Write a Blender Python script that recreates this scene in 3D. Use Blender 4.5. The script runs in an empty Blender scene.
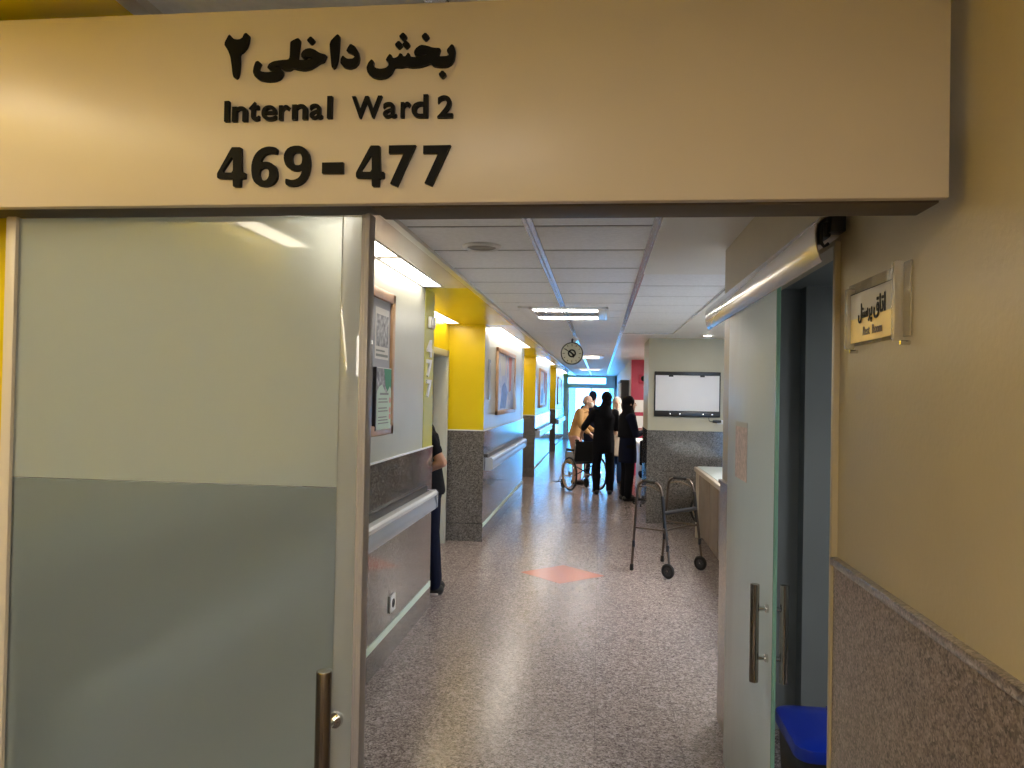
import bpy, bmesh, math, random
from mathutils import Vector, Matrix
random.seed(7)
PI = math.pi
SC = bpy.context.scene
COL = SC.collection

# ------------------------------------------------------------------ camera
F_PX = 760.0
cam_d = bpy.data.cameras.new('camera'); cam = bpy.data.objects.new('camera', cam_d); COL.objects.link(cam)
cam_d.sensor_fit = 'HORIZONTAL'; cam_d.sensor_width = 36.0; cam_d.lens = 36.0*F_PX/1024.0
cam_d.clip_start = 0.02; cam_d.clip_end = 200
# rows of the world->image rotation (image x right, y down, z forward)
IX = Vector((0.99318247, 0.11500684, 0.0190267))
IY = Vector((0.01733606, 0.01568275, -0.99972672))
IZ = Vector((-0.1152738, 0.9932409, 0.01358207))
M = Matrix((( IX.x, -IY.x, -IZ.x, 0), (IX.y, -IY.y, -IZ.y, 0), (IX.z, -IY.z, -IZ.z, 1.69), (0, 0, 0, 1)))
cam.matrix_world = M
SC.camera = cam

# ------------------------------------------------------------------ sky, exposure
SKY = 5.0
world = bpy.data.worlds.new('sky'); SC.world = world; world.use_nodes = True
bg = world.node_tree.nodes['Background']
bg.inputs[0].default_value = (0.13, 0.46, 1.0, 1); bg.inputs[1].default_value = SKY
SC.view_settings.view_transform = 'Standard'; SC.view_settings.look = 'None'
SC.view_settings.exposure = 1.42; SC.view_settings.gamma = 1.0
SC.view_settings.use_curve_mapping = False
STRIP = 4.4           # warm strip lamps over the left wall
STRIP_NICHE = 5.0
TUBE = 30.0
LOBBY = 8.5
DOWN = 14.0

# ------------------------------------------------------------------ materials
MATS = {}
def nodes(name):
    m = bpy.data.materials.new(name); m.use_nodes = True
    return m, m.node_tree.nodes, m.node_tree.links, m.node_tree.nodes['Principled BSDF']
def plain(name, col, rough=0.5, metal=0.0, coat=0.0, bump=0.0, bscale=80, spec=0.5, var=0.06, vscale=3.0):
    """paint, plastic, metal, cloth: a base colour with a slight uneven tone and fine bump"""
    m, N, L, b = nodes(name)
    b.inputs['Roughness'].default_value = rough; b.inputs['Metallic'].default_value = metal
    b.inputs['Coat Weight'].default_value = coat; b.inputs['Coat Roughness'].default_value = 0.08
    b.inputs['Specular IOR Level'].default_value = spec
    g = N.new('ShaderNodeNewGeometry')
    n = N.new('ShaderNodeTexNoise'); n.inputs['Scale'].default_value = vscale; n.inputs['Detail'].default_value = 3
    L.new(g.outputs['Position'], n.inputs['Vector'])
    r = N.new('ShaderNodeValToRGB')
    r.color_ramp.elements[0].position = 0.3; r.color_ramp.elements[1].position = 0.7
    r.color_ramp.elements[0].color = (*[c*(1-var) for c in col], 1)
    r.color_ramp.elements[1].color = (*[min(1, c*(1+var)) for c in col], 1)
    L.new(n.outputs['Fac'], r.inputs['Fac']); L.new(r.outputs['Color'], b.inputs['Base Color'])
    if bump:
        n2 = N.new('ShaderNodeTexNoise'); n2.inputs['Scale'].default_value = bscale; n2.inputs['Detail'].default_value = 2
        L.new(g.outputs['Position'], n2.inputs['Vector'])
        bp = N.new('ShaderNodeBump'); bp.inputs['Strength'].default_value = bump; bp.inputs['Distance'].default_value = 0.002
        L.new(n2.outputs['Fac'], bp.inputs['Height']); L.new(bp.outputs['Normal'], b.inputs['Normal'])
    MATS[name] = m
    return m
def emit(name, col, s):
    m, N, L, b = nodes(name)
    b.inputs['Base Color'].default_value = (0.9, 0.9, 0.88, 1)
    b.inputs['Emission Color'].default_value = (*col, 1); b.inputs['Emission Strength'].default_value = s
    MATS[name] = m
    return m
def speckle(name, cols, scale, rough, slab=None, joint=0.0, coat=0.0, tint=0.08):
    """stone chips: random cell colours, with optional joints every (sx, sy, sz) metres"""
    m, N, L, b = nodes(name)
    b.inputs['Roughness'].default_value = rough
    b.inputs['Coat Weight'].default_value = coat; b.inputs['Coat Roughness'].default_value = 0.06
    g = N.new('ShaderNodeNewGeometry')
    def layer(s):
        v = N.new('ShaderNodeTexVoronoi'); v.inputs['Scale'].default_value = s
        L.new(g.outputs['Position'], v.inputs['Vector'])
        x = N.new('ShaderNodeSeparateColor'); L.new(v.outputs['Color'], x.inputs['Color'])
        r = N.new('ShaderNodeValToRGB'); r.color_ramp.interpolation = 'CONSTANT'
        while len(r.color_ramp.elements) < len(cols): r.color_ramp.elements.new(0.5)
        for e, (p, c) in zip(r.color_ramp.elements, cols): e.position = p; e.color = (*c, 1)
        L.new(x.outputs['Red'], r.inputs['Fac'])
        return r.outputs['Color']
    a, c = layer(scale), layer(scale*0.45)
    mx = N.new('ShaderNodeMix'); mx.data_type = 'RGBA'; mx.inputs[0].default_value = 0.4
    L.new(a, mx.inputs[6]); L.new(c, mx.inputs[7])
    out = mx.outputs[2]
    if slab:
        vm = N.new('ShaderNodeVectorMath'); vm.operation = 'DIVIDE'; vm.inputs[1].default_value = slab
        L.new(g.outputs['Position'], vm.inputs[0])
        fl = N.new('ShaderNodeVectorMath'); fl.operation = 'FLOOR'; L.new(vm.outputs[0], fl.inputs[0])
        wn = N.new('ShaderNodeTexWhiteNoise'); L.new(fl.outputs[0], wn.inputs['Vector'])
        mr = N.new('ShaderNodeMapRange'); mr.inputs[3].default_value = 1-tint; mr.inputs[4].default_value = 1+tint
        L.new(wn.outputs['Value'], mr.inputs[0])
        fr = N.new('ShaderNodeVectorMath'); fr.operation = 'FRACTION'; L.new(vm.outputs[0], fr.inputs[0])
        sp = N.new('ShaderNodeSeparateXYZ'); L.new(fr.outputs[0], sp.inputs[0])
        fac = None
        for ax in range(3):
            if slab[ax] > 50: continue
            lt = N.new('ShaderNodeMath'); lt.operation = 'LESS_THAN'; lt.inputs[1].default_value = joint/slab[ax]
            L.new(sp.outputs[ax], lt.inputs[0])
            if fac is None: fac = lt.outputs[0]
            else:
                ad = N.new('ShaderNodeMath'); ad.operation = 'MAXIMUM'
                L.new(fac, ad.inputs[0]); L.new(lt.outputs[0], ad.inputs[1]); fac = ad.outputs[0]
        ml = N.new('ShaderNodeMix'); ml.data_type = 'RGBA'; ml.blend_type = 'MULTIPLY'; ml.inputs[0].default_value = 1
        L.new(out, ml.inputs[6]); L.new(mr.outputs[0], ml.inputs[7])
        jm = N.new('ShaderNodeMix'); jm.data_type = 'RGBA'
        jm.inputs[7].default_value = (*[v*0.55 for v in cols[1][1]], 1)
        L.new(fac, jm.inputs[0]); L.new(ml.outputs[2], jm.inputs[6]); out = jm.outputs[2]
    L.new(out, b.inputs['Base Color'])
    MATS[name] = m
    return m
def frosted(name, tint, scatter, rough, streak=0.0, coat=(1.0, 0.03)):
    """etched glass sheet: part of the light scatters, the rest passes blurred; smooth front"""
    m, N, L, b = nodes(name)
    b.inputs['Base Color'].default_value = (*tint, 1); b.inputs['Roughness'].default_value = rough
    b.inputs['Transmission Weight'].default_value = 1.0; b.inputs['IOR'].default_value = 1.25
    d = N.new('ShaderNodeBsdfDiffuse'); t = N.new('ShaderNodeBsdfTranslucent')
    for q in (d, t): q.inputs['Color'].default_value = (*tint, 1)
    ma = N.new('ShaderNodeMixShader'); ma.inputs[0].default_value = 0.5
    L.new(d.outputs[0], ma.inputs[1]); L.new(t.outputs[0], ma.inputs[2])
    mb = N.new('ShaderNodeMixShader'); mb.inputs[0].default_value = scatter
    if streak:
        g = N.new('ShaderNodeNewGeometry'); mp = N.new('ShaderNodeMapping'); mp.inputs['Scale'].default_value = (1.6, 2.0, 0.6)
        L.new(g.outputs['Position'], mp.inputs['Vector'])
        n = N.new('ShaderNodeTexNoise'); n.inputs['Scale'].default_value = 1.6; n.inputs['Detail'].default_value = 4; n.inputs['Distortion'].default_value = 1.2
        L.new(mp.outputs[0], n.inputs['Vector'])
        r = N.new('ShaderNodeMapRange'); r.inputs[1].default_value = 0.35; r.inputs[2].default_value = 0.65
        r.inputs[3].default_value = max(0, scatter-streak); r.inputs[4].default_value = min(1, scatter+streak)
        L.new(n.outputs['Fac'], r.inputs[0]); L.new(r.outputs[0], mb.inputs[0])
    out = N['Material Output']
    L.new(b.outputs[0], mb.inputs[1]); L.new(ma.outputs[0], mb.inputs[2])
    # smooth outer face: a thin clear reflection over the etched body
    gl = N.new('ShaderNodeBsdfGlossy'); gl.inputs['Roughness'].default_value = coat[1]
    fr = N.new('ShaderNodeFresnel'); fr.inputs['IOR'].default_value = 1.5
    ge = N.new('ShaderNodeNewGeometry'); iv = N.new('ShaderNodeMath'); iv.operation = 'SUBTRACT'; iv.inputs[0].default_value = 1.0
    L.new(ge.outputs['Backfacing'], iv.inputs[1])
    mu = N.new('ShaderNodeMath'); mu.operation = 'MULTIPLY'; L.new(fr.outputs[0], mu.inputs[0]); L.new(iv.outputs[0], mu.inputs[1])
    m2 = N.new('ShaderNodeMath'); m2.operation = 'MULTIPLY'; m2.inputs[1].default_value = coat[0]; L.new(mu.outputs[0], m2.inputs[0])
    mc = N.new('ShaderNodeMixShader'); L.new(m2.outputs[0], mc.inputs[0]); L.new(mb.outputs[0], mc.inputs[1]); L.new(gl.outputs[0], mc.inputs[2])
    L.new(mc.outputs[0], out.inputs['Surface'])
    MATS[name] = m
    return m
def clear(name, tint=(1, 1, 1), rough=0.0, ior=1.45):
    m, N, L, b = nodes(name)
    b.inputs['Base Color'].default_value = (*tint, 1); b.inputs['Roughness'].default_value = rough
    b.inputs['Transmission Weight'].default_value = 1.0; b.inputs['IOR'].default_value = ior
    MATS[name] = m
    return m
def blotch(name, cols, scale, rough=0.5, stretch=(1, 1, 1)):
    """printed picture: soft patches of several inks"""
    m, N, L, b = nodes(name)
    b.inputs['Roughness'].default_value = rough
    g = N.new('ShaderNodeNewGeometry'); mp = N.new('ShaderNodeMapping'); mp.inputs['Scale'].default_value = stretch
    L.new(g.outputs['Position'], mp.inputs['Vector'])
    n = N.new('ShaderNodeTexNoise'); n.inputs['Scale'].default_value = scale; n.inputs['Detail'].default_value = 4
    L.new(mp.outputs[0], n.inputs['Vector'])
    r = N.new('ShaderNodeValToRGB')
    while len(r.color_ramp.elements) < len(cols): r.color_ramp.elements.new(0.5)
    for e, (p, c) in zip(r.color_ramp.elements, cols): e.position = p; e.color = (*c, 1)
    L.new(n.outputs['Fac'], r.inputs['Fac']); L.new(r.outputs['Color'], b.inputs['Base Color'])
    MATS[name] = m
    return m

plain('paint_cream', (0.52, 0.53, 0.46), 0.30, bump=0.15, bscale=60, var=0.03)
plain('paint_beige', (0.50, 0.42, 0.27), 0.32, bump=0.25, bscale=70, var=0.04)
plain('paint_olive', (0.50, 0.46, 0.32), 0.4, bump=0.1, var=0.03)
plain('paint_yellow', (0.72, 0.55, 0.010), 0.25, bump=0.1, var=0.03)
plain('paint_yellow_glare', (0.52, 0.48, 0.06), 0.3, var=0.03)  # the yellow wall paint with glare mixed into its base colour
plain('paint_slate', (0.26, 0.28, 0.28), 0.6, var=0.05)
plain('paint_white', (0.75, 0.76, 0.76), 0.45, var=0.03)
plain('paint_red', (0.42, 0.03, 0.075), 0.4, var=0.03)
plain('plaster', (0.80, 0.79, 0.77), 0.35, var=0.03)
plain('plaster_soffit', (0.66, 0.58, 0.50), 0.22, var=0.03)
plain('tile_ceiling', (0.86, 0.88, 0.92), 0.55, bump=0.5, bscale=260, var=0.05, vscale=40)
plain('grille_grey', (0.36, 0.35, 0.33), 0.6)
plain('grid_grey', (0.09, 0.088, 0.085), 0.5)
plain('ceiling_void', (0.05, 0.05, 0.05), 0.9)
plain('board_laminate', (0.62, 0.54, 0.435), 0.35, var=0.02)
plain('sign_black', (0.004, 0.004, 0.004), 0.5, spec=0.15)
plain('profile_cream', (0.62, 0.56, 0.46), 0.35, var=0.02)
plain('profile_grey', (0.33, 0.315, 0.33), 0.3, var=0.02)
plain('black_plastic', (0.012, 0.012, 0.013), 0.35)
plain('black_rubber', (0.015, 0.015, 0.015), 0.8)
plain('dark_metal', (0.05, 0.05, 0.055), 0.35, metal=0.6)
plain('rail_brown', (0.12, 0.10, 0.08), 0.6)
plain('aluminium', (0.74, 0.74, 0.76), 0.26, metal=0.9)
plain('aluminium_satin', (0.66, 0.63, 0.58), 0.32, metal=0.85)
plain('cover_gloss', (0.66, 0.58, 0.50), 0.16, metal=0.25, coat=0.6, var=0.02)
plain('chrome', (0.75, 0.74, 0.72), 0.1, metal=1.0)
plain('steel_brushed', (0.34, 0.31, 0.27), 0.2, metal=1.0)
plain('walker_tube', (0.14, 0.11, 0.09), 0.32, metal=0.9)
plain('white_plastic', (0.78, 0.78, 0.77), 0.35, var=0.02)
plain('rail_vinyl', (0.40, 0.43, 0.48), 0.25, var=0.02)
plain('rail_vinyl_light', (0.66, 0.68, 0.70), 0.25, var=0.02)
plain('glow_tape', (0.68, 0.84, 0.74), 0.4, var=0.02)
plain('wood_beech', (0.52, 0.31, 0.16), 0.4, var=0.14, vscale=9)
plain('wood_grey', (0.24, 0.19, 0.15), 0.45, var=0.12, vscale=6)
plain('counter_cream', (0.62, 0.55, 0.46), 0.35)
plain('counter_top', (0.66, 0.74, 0.76), 0.45, var=0.03)
plain('pin_board', (0.40, 0.41, 0.46), 0.6, var=0.03)
plain('paper_white', (0.75, 0.74, 0.72), 0.7, var=0.02)
plain('paper_print', (0.55, 0.55, 0.58), 0.7, var=0.3, vscale=45)
plain('paper_pink', (0.82, 0.68, 0.66), 0.7, var=0.2, vscale=60)
plain('ink_grey', (0.28, 0.31, 0.30), 0.7)
plain('green_ink', (0.05, 0.30, 0.16), 0.5)
plain('mint_ink', (0.55, 0.70, 0.60), 0.6)
plain('ink_blue', (0.16, 0.24, 0.50), 0.4, var=0.3, vscale=12)
plain('pink_ink', (0.75, 0.32, 0.30), 0.6)
plain('clock_face', (0.58, 0.55, 0.40), 0.4, var=0.02)
plain('board_white', (0.90, 0.90, 0.92), 0.45, var=0.02)
plain('sign_silver', (0.44, 0.40, 0.33), 0.35, metal=0.2)
plain('brass', (0.70, 0.50, 0.10), 0.3, metal=0.35, var=0.1, vscale=14)
plain('blue_plastic', (0.005, 0.03, 0.42), 0.3)
plain('skin', (0.50, 0.27, 0.18), 0.5, var=0.06, vscale=30)
plain('skin_pale', (0.62, 0.40, 0.31), 0.5, var=0.06, vscale=30)
plain('hair_black', (0.012, 0.011, 0.012), 0.5)
plain('hair_grey', (0.32, 0.28, 0.26), 0.6)
plain('cloth_black', (0.010, 0.010, 0.013), 0.9, spec=0.1, bump=0.4, bscale=90)
plain('cloth_navy', (0.008, 0.010, 0.024), 0.9, spec=0.1, bump=0.4, bscale=90)
plain('cloth_tan', (0.52, 0.30, 0.12), 0.85, bump=0.4, bscale=90)
plain('cloth_pink', (0.58, 0.34, 0.29), 0.85, bump=0.3)
plain('cloth_beige', (0.50, 0.42, 0.33), 0.85)
plain('cloth_cream', (0.46, 0.43, 0.40), 0.8)
plain('cloth_white', (0.75, 0.74, 0.72), 0.8)
plain('cloth_blue', (0.02, 0.07, 0.22), 0.8)
plain('seat_vinyl', (0.006, 0.006, 0.006), 0.6, spec=0.2)
plain('shoe_white', (0.70, 0.64, 0.62), 0.6)
plain('glass_edge', (0.25, 0.50, 0.42), 0.15)
plain('tile_red', (0.46, 0.17, 0.12), 0.25, var=0.1, vscale=90)
plain('outside_ground', (0.35, 0.36, 0.34), 0.8)
speckle('granite', [(0.0, (0.06, 0.042, 0.032)), (0.28, (0.18, 0.135, 0.11)), (0.55, (0.26, 0.20, 0.165)), (0.84, (0.37, 0.30, 0.26))], 210, 0.28, slab=(100, 1.2, 100), joint=0.003, coat=0.35)
speckle('granite_left', [(0.0, (0.042, 0.038, 0.034)), (0.28, (0.120, 0.110, 0.100)), (0.55, (0.172, 0.160, 0.148)), (0.84, (0.26, 0.245, 0.23))], 170, 0.14, slab=(100, 1.13, 100), joint=0.003, coat=0.5)
speckle('terrazzo', [(0.0, (0.09, 0.067, 0.064)), (0.24, (0.25, 0.203, 0.195)), (0.50, (0.325, 0.27, 0.262)), (0.78, (0.52, 0.455, 0.44))], 150, 0.25, slab=(0.42, 0.42, 100), joint=0.0022, coat=0.0, tint=0.03)
frosted('glass_frosted_upper', (0.84, 0.91, 0.87), 0.36, 0.40)
frosted('glass_frosted_lower', (0.62, 0.71, 0.72), 0.24, 0.36)
frosted('glass_film', (0.88, 0.94, 0.93), 0.68, 0.35, streak=0.22, coat=(0.5, 0.4))
frosted('glass_strip', (0.82, 0.86, 0.84), 0.30, 0.35)
clear('glass_clear', (0.93, 0.98, 1.0), 0.0)
clear('glass_cyan', (0.25, 0.75, 0.85), 0.15)
def acrylic(name):
    m, N, L, b = nodes(name)
    b.inputs['Base Color'].default_value = (0.80, 0.72, 0.58, 1); b.inputs['Roughness'].default_value = 0.08
    t = N.new('ShaderNodeBsdfTransparent'); mx = N.new('ShaderNodeMixShader'); mx.inputs[0].default_value = 0.38
    L.new(t.outputs[0], mx.inputs[1]); L.new(b.outputs[0], mx.inputs[2]); L.new(mx.outputs[0], N['Material Output'].inputs['Surface'])
    MATS[name] = m
acrylic('acrylic')
emit('lamp_warm', (1.0, 0.90, 0.77), STRIP)
emit('lamp_niche', (1.0, 0.82, 0.52), STRIP_NICHE)
emit('lamp_lobby', (1.0, 0.88, 0.68), LOBBY)
emit('fill_lobby', (1.0, 0.92, 0.82), 9.0)
emit('fill_rest_room', (0.95, 0.98, 1.0), 7.0)
emit('fill_alcove', (1.0, 0.95, 0.88), 12.0)
emit('lamp_tube', (1.0, 0.95, 0.86), TUBE)
emit('lamp_down', (1.0, 0.93, 0.80), DOWN)
blotch('poster_print', [(0.25, (0.32, 0.34, 0.48)), (0.42, (0.74, 0.74, 0.80)), (0.55, (0.40, 0.46, 0.68)), (0.64, (0.82, 0.78, 0.78)), (0.75, (0.66, 0.30, 0.34))], 5, 0.35, (1, 1, 0.6))
blotch('photo_print', [(0.25, (0.05, 0.05, 0.06)), (0.5, (0.30, 0.31, 0.34)), (0.75, (0.70, 0.71, 0.74))], 26, 0.4)

# ------------------------------------------------------------------ mesh helpers
class MB:
    def __init__(s): s.v = []; s.f = []
    def add(s, vs, fs):
        o = len(s.v); s.v += [Vector(p) for p in vs]; s.f += [tuple(i+o for i in f) for f in fs]; return s
    def bm(s, b):
        b.verts.ensure_lookup_table(); b.verts.index_update()
        s.add([v.co.copy() for v in b.verts], [[v.index for v in f.verts] for f in b.faces]); b.free(); return s
    def box(s, x0, x1, y0, y1, z0, z1, bev=0.0, seg=2, mat=None):
        b = bmesh.new(); bmesh.ops.create_cube(b, size=1)
        for v in b.verts: v.co = Vector(((x0+x1)/2+v.co.x*(x1-x0), (y0+y1)/2+v.co.y*(y1-y0), (z0+z1)/2+v.co.z*(z1-z0)))
        if bev: bmesh.ops.bevel(b, geom=list(b.edges), offset=bev, segments=seg, profile=0.5, affect='EDGES')
        if mat: bmesh.ops.transform(b, matrix=mat, verts=b.verts)
        return s.bm(b)
    def prism(s, poly, axis, a, b_, swap=False):
        """extrude a 2-D polygon along an axis from a to b_"""
        def P(u, w, t):
            return {'x': (t, u, w), 'y': (u, t, w), 'z': (u, w, t)}[axis]
        n = len(poly)
        vs = [P(u, w, a) for u, w in poly] + [P(u, w, b_) for u, w in poly]
        fs = [tuple(range(n)), tuple(range(2*n-1, n-1, -1))] + [(i, n+i, n+(i+1) % n, (i+1) % n) for i in range(n)]
        return s.add(vs, fs)
    def cone(s, p, q, r0, r1=None, n=16, cap=True):
        p, q = Vector(p), Vector(q); r1 = r0 if r1 is None else r1
        d = (q-p).normalized(); u = d.orthogonal().normalized(); w = d.cross(u)
        vs = []
        for c, r in ((p, r0), (q, r1)):
            vs += [c+u*math.cos(2*PI*i/n)*r+w*math.sin(2*PI*i/n)*r for i in range(n)]
        fs = [(i, (i+1) % n, n+(i+1) % n, n+i) for i in range(n)]
        if cap: fs += [tuple(range(n-1, -1, -1)), tuple(range(n, 2*n))]
        return s.add(vs, fs)
    def tube(s, pts, r, n=10, closed=False):
        pts = [Vector(p) for p in pts]; m = len(pts); rings = []
        u = None
        for i, p in enumerate(pts):
            a = pts[(i-1) % m] if (closed or i > 0) else p
            b = pts[(i+1) % m] if (closed or i < m-1) else p
            d = (b-a).normalized()
            if u is None: u = d.orthogonal().normalized()
            else:
                u = (u-d*u.dot(d))
                u = u.normalized() if u.length > 1e-6 else d.orthogonal().normalized()
            w = d.cross(u)
            rr = r[i] if isinstance(r, (list, tuple)) else r
            rings.append([p+u*math.cos(2*PI*k/n)*rr+w*math.sin(2*PI*k/n)*rr for k in range(n)])
        vs = [v for g in rings for v in g]; fs = []
        for i in range(m if closed else m-1):
            j = (i+1) % m
            fs += [(i*n+k, i*n+(k+1) % n, j*n+(k+1) % n, j*n+k) for k in range(n)]
        if not closed: fs += [tuple(range(n-1, -1, -1)), tuple((m-1)*n+k for k in range(n))]
        return s.add(vs, fs)
    def torus(s, c, axis, R, r, n=36, k=10):
        a = Vector(axis).normalized(); u = a.orthogonal().normalized(); w = a.cross(u); c = Vector(c)
        return s.tube([c+u*math.cos(2*PI*i/n)*R+w*math.sin(2*PI*i/n)*R for i in range(n)], r, k, closed=True)
    def lathe(s, prof, c, axis=(0, 0, 1), n=24):
        a = Vector(axis).normalized(); u = a.orthogonal().normalized(); w = a.cross(u); c = Vector(c)
        vs = []; m = len(prof)
        for r, h in prof: vs += [c+a*h+(u*math.cos(2*PI*i/n)+w*math.sin(2*PI*i/n))*r for i in range(n)]
        fs = [(j*n+i, j*n+(i+1) % n, (j+1)*n+(i+1) % n, (j+1)*n+i) for j in range(m-1) for i in range(n)]
        fs += [tuple(range(n-1, -1, -1)), tuple((m-1)*n+i for i in range(n))]
        return s.add(vs, fs)
    def ball(s, c, r, n=14, rot=None):
        r = r if isinstance(r, (tuple, list)) else (r, r, r)
        b = bmesh.new(); bmesh.ops.create_uvsphere(b, u_segments=n, v_segments=max(6, n*2//3), radius=1)
        mt = Matrix.Translation(Vector(c)) @ (rot.to_4x4() if rot else Matrix()) @ Matrix.Diagonal((*r, 1))
        bmesh.ops.transform(b, matrix=mt, verts=b.verts)
        return s.bm(b)
    def cap(s, p, q, r0, r1, n=12):
        """tapered capsule"""
        p, q = Vector(p), Vector(q); d = (q-p).normalized(); L = (q-p).length
        prof = [(r0*math.cos(t), -r0*math.sin(t)) for t in (1.45, 1.0, 0.5, 0.0)] + [(r1*math.cos(t), L+r1*math.sin(t)) for t in (0.0, 0.5, 1.0, 1.45)]
        return s.lathe(prof, p, d, n)
    def loft(s, rings, n=20):
        """rings: (centre, rx, ry[, yaw]) horizontal ellipses"""
        vs = []; m = len(rings)
        for g in rings:
            c, rx, ry = Vector(g[0]), g[1], g[2]; yw = g[3] if len(g) > 3 else 0
            for i in range(n):
                t = 2*PI*i/n; x, y = rx*math.cos(t), ry*math.sin(t)
                vs.append(c+Vector((x*math.cos(yw)-y*math.sin(yw), x*math.sin(yw)+y*math.cos(yw), 0)))
        fs = [(j*n+i, j*n+(i+1) % n, (j+1)*n+(i+1) % n, (j+1)*n+i) for j in range(m-1) for i in range(n)]
        fs += [tuple(range(n-1, -1, -1)), tuple((m-1)*n+i for i in range(n))]
        return s.add(vs, fs)
    def mesh(s, name, mat, org=(0, 0, 0), smooth=None):
        me = bpy.data.meshes.new(name); o = Vector(org)
        me.from_pydata([v-o for v in s.v], [], s.f); me.update()
        b = bmesh.new(); b.from_mesh(me); bmesh.ops.recalc_face_normals(b, faces=b.faces); b.to_mesh(me); b.free()
        if mat is not None: me.materials.append(MATS[mat])
        if smooth is not None:
            me.polygons.foreach_set('use_smooth', [True]*len(me.polygons))
            me.set_sharp_from_angle(angle=math.radians(smooth))
        return me
    def build(s, name, mat, parent=None, smooth=35, org=None):
        """link as one mesh object; coordinates are the parent's own, or the world's at top level"""
        if org is None: org = ORG.get(parent.name, (0, 0, 0)) if parent else (0, 0, 0)
        o = bpy.data.objects.new(name, s.mesh(name, mat, org, smooth)); COL.objects.link(o)
        if parent: o.parent = parent; ORG[o.name] = Vector(org)
        else: o.location = org; ORG[o.name] = Vector(org)
        return o
ORG = {}
def tag(o, label=None, cat=None, group=None, kind=None):
    if label: o['label'] = label
    if cat: o['category'] = cat
    if group: o['group'] = group
    if kind: o['kind'] = kind
    return o
def thing(name, label, cat, loc, group=None, local=False, rz=0):
    """Empty at a thing's base. local=False: its parts are written in world coordinates"""
    o = bpy.data.objects.new(name, None); COL.objects.link(o); o.location = loc; o.rotation_euler.z = rz
    o.empty_display_size = 0.1
    ORG[o.name] = Vector((0, 0, 0)) if local else Vector(loc)
    return tag(o, label, cat, group)
def struct(name, mb, mat, parent=None, smooth=35, cat=None, label=None):
    o = mb.build(name, mat, parent, smooth)
    if parent is None: tag(o, kind='structure')
    if label: tag(o, label, cat)
    return o
def copy_tree(o, parent=None):
    c = o.copy(); COL.objects.link(c)
    if parent: c.parent = parent
    for ch in list(o.children): copy_tree(ch, c)
    return c
def arc(c, r, a0, a1, n, plane='xz'):
    out = []
    for i in range(n+1):
        t = a0+(a1-a0)*i/n; u, w = r*math.cos(t), r*math.sin(t)
        out.append((c[0]+u, c[1], c[2]+w) if plane == 'xz' else (c[0], c[1]+u, c[2]+w) if plane == 'yz' else (c[0]+u, c[1]+w, c[2]))
    return out
def fillet(pts, r, n=5):
    """round the corners of a polyline"""
    P = [Vector(p) for p in pts]; out = [P[0]]
    for a, b, c in zip(P, P[1:], P[2:]):
        d1, d2 = (a-b), (c-b); k = min(r, d1.length*0.49, d2.length*0.49)
        s, e = b+d1.normalized()*k, b+d2.normalized()*k
        for i in range(n+1):
            t = i/n; out.append(s*(1-t)**2+b*2*t*(1-t)+e*t*t)
    return out+[P[-1]]

# ------------------------------------------------------------------ the setting
XL, XR, H, DADO = -1.32, 0.643, 2.48, 1.262
XN = -1.74                       # back of the door niches
WALLS = [(1.60, 5.93), (8.63, 13.12), (15.58, 20.12), (22.85, 27.6)]
NICHES = [(-1.3, 1.60), (5.93, 8.63), (13.12, 15.58), (20.12, 22.85), (27.6, 30.0)]

struct('floor', MB().box(-3.2, 3.4, -1.4, 30.2, -0.2, 0.0), 'terrazzo')
# red diamond inlay
struct('trim_1', MB().prism([(-0.72, 7.222), (-0.33, 6.85), (0.07, 7.222), (-0.33, 7.60)], 'z', 0.0, 0.0012), 'tile_red')

# ceiling: plaster strips and lay-in tiles on a dark void, aluminium runners
struct('ceiling', MB().box(-3.2, 3.4, -1.4, 30.2, 2.54, 2.7), 'ceiling_void')
t = MB()
rows = [(-1.3+0.6*i + 0.10, -1.3+0.6*(i+1) + 0.10) for i in range(52)]
for y0, y1 in rows:
    for x0, x1 in ((-0.955, -0.365), (-0.325, 0.235)):
        t.box(x0+0.002, x1-0.002, y0+0.016, min(y1, 30.0)-0.016, 2.492, 2.515, 0.003, 1)
for i in range(8):
    y0 = 4.97+0.59*i
    t.box(0.275, 0.885, y0+0.016, y0+0.576, 2.492, 2.515, 0.003, 1)
struct('ceiling_tiles', t, 'tile_ceiling')
struct('ceiling_grid', MB().box(-0.95, 0.90, -1.4, 30.0, 2.4955, 2.5), 'grid_grey')
p = MB()
p.box(0.265, 3.4, -1.4, 4.96, H, 2.54); p.box(0.90, 3.4, 4.96, 9.69, H, 2.54); p.box(0.265, 3.4, 9.69, 30.2, H, 2.54)
struct('ceiling_plaster', p, 'plaster')
g = MB()
for x in (-0.345, 0.25):
    g.box(x-0.022, x-0.006, -1.3, 30.0, 2.482, 2.50); g.box(x+0.006, x+0.022, -1.3, 30.0, 2.482, 2.50); g.box(x-0.022, x+0.022, -1.3, 30.0, 2.492, 2.503)
g.box(0.885, 0.905, 4.95, 9.70, 2.482, 2.50); g.box(0.265, 0.905, 4.945, 4.965, 2.482, 2.50); g.box(0.265, 0.905, 9.685, 9.70, 2.482, 2.50)
struct('trim_2', g, 'aluminium')
s = MB().box(-0.985, -0.945, -1.4, 30.0, 2.470, 2.54)
struct('trim_3', s, 'aluminium_satin')
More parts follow.
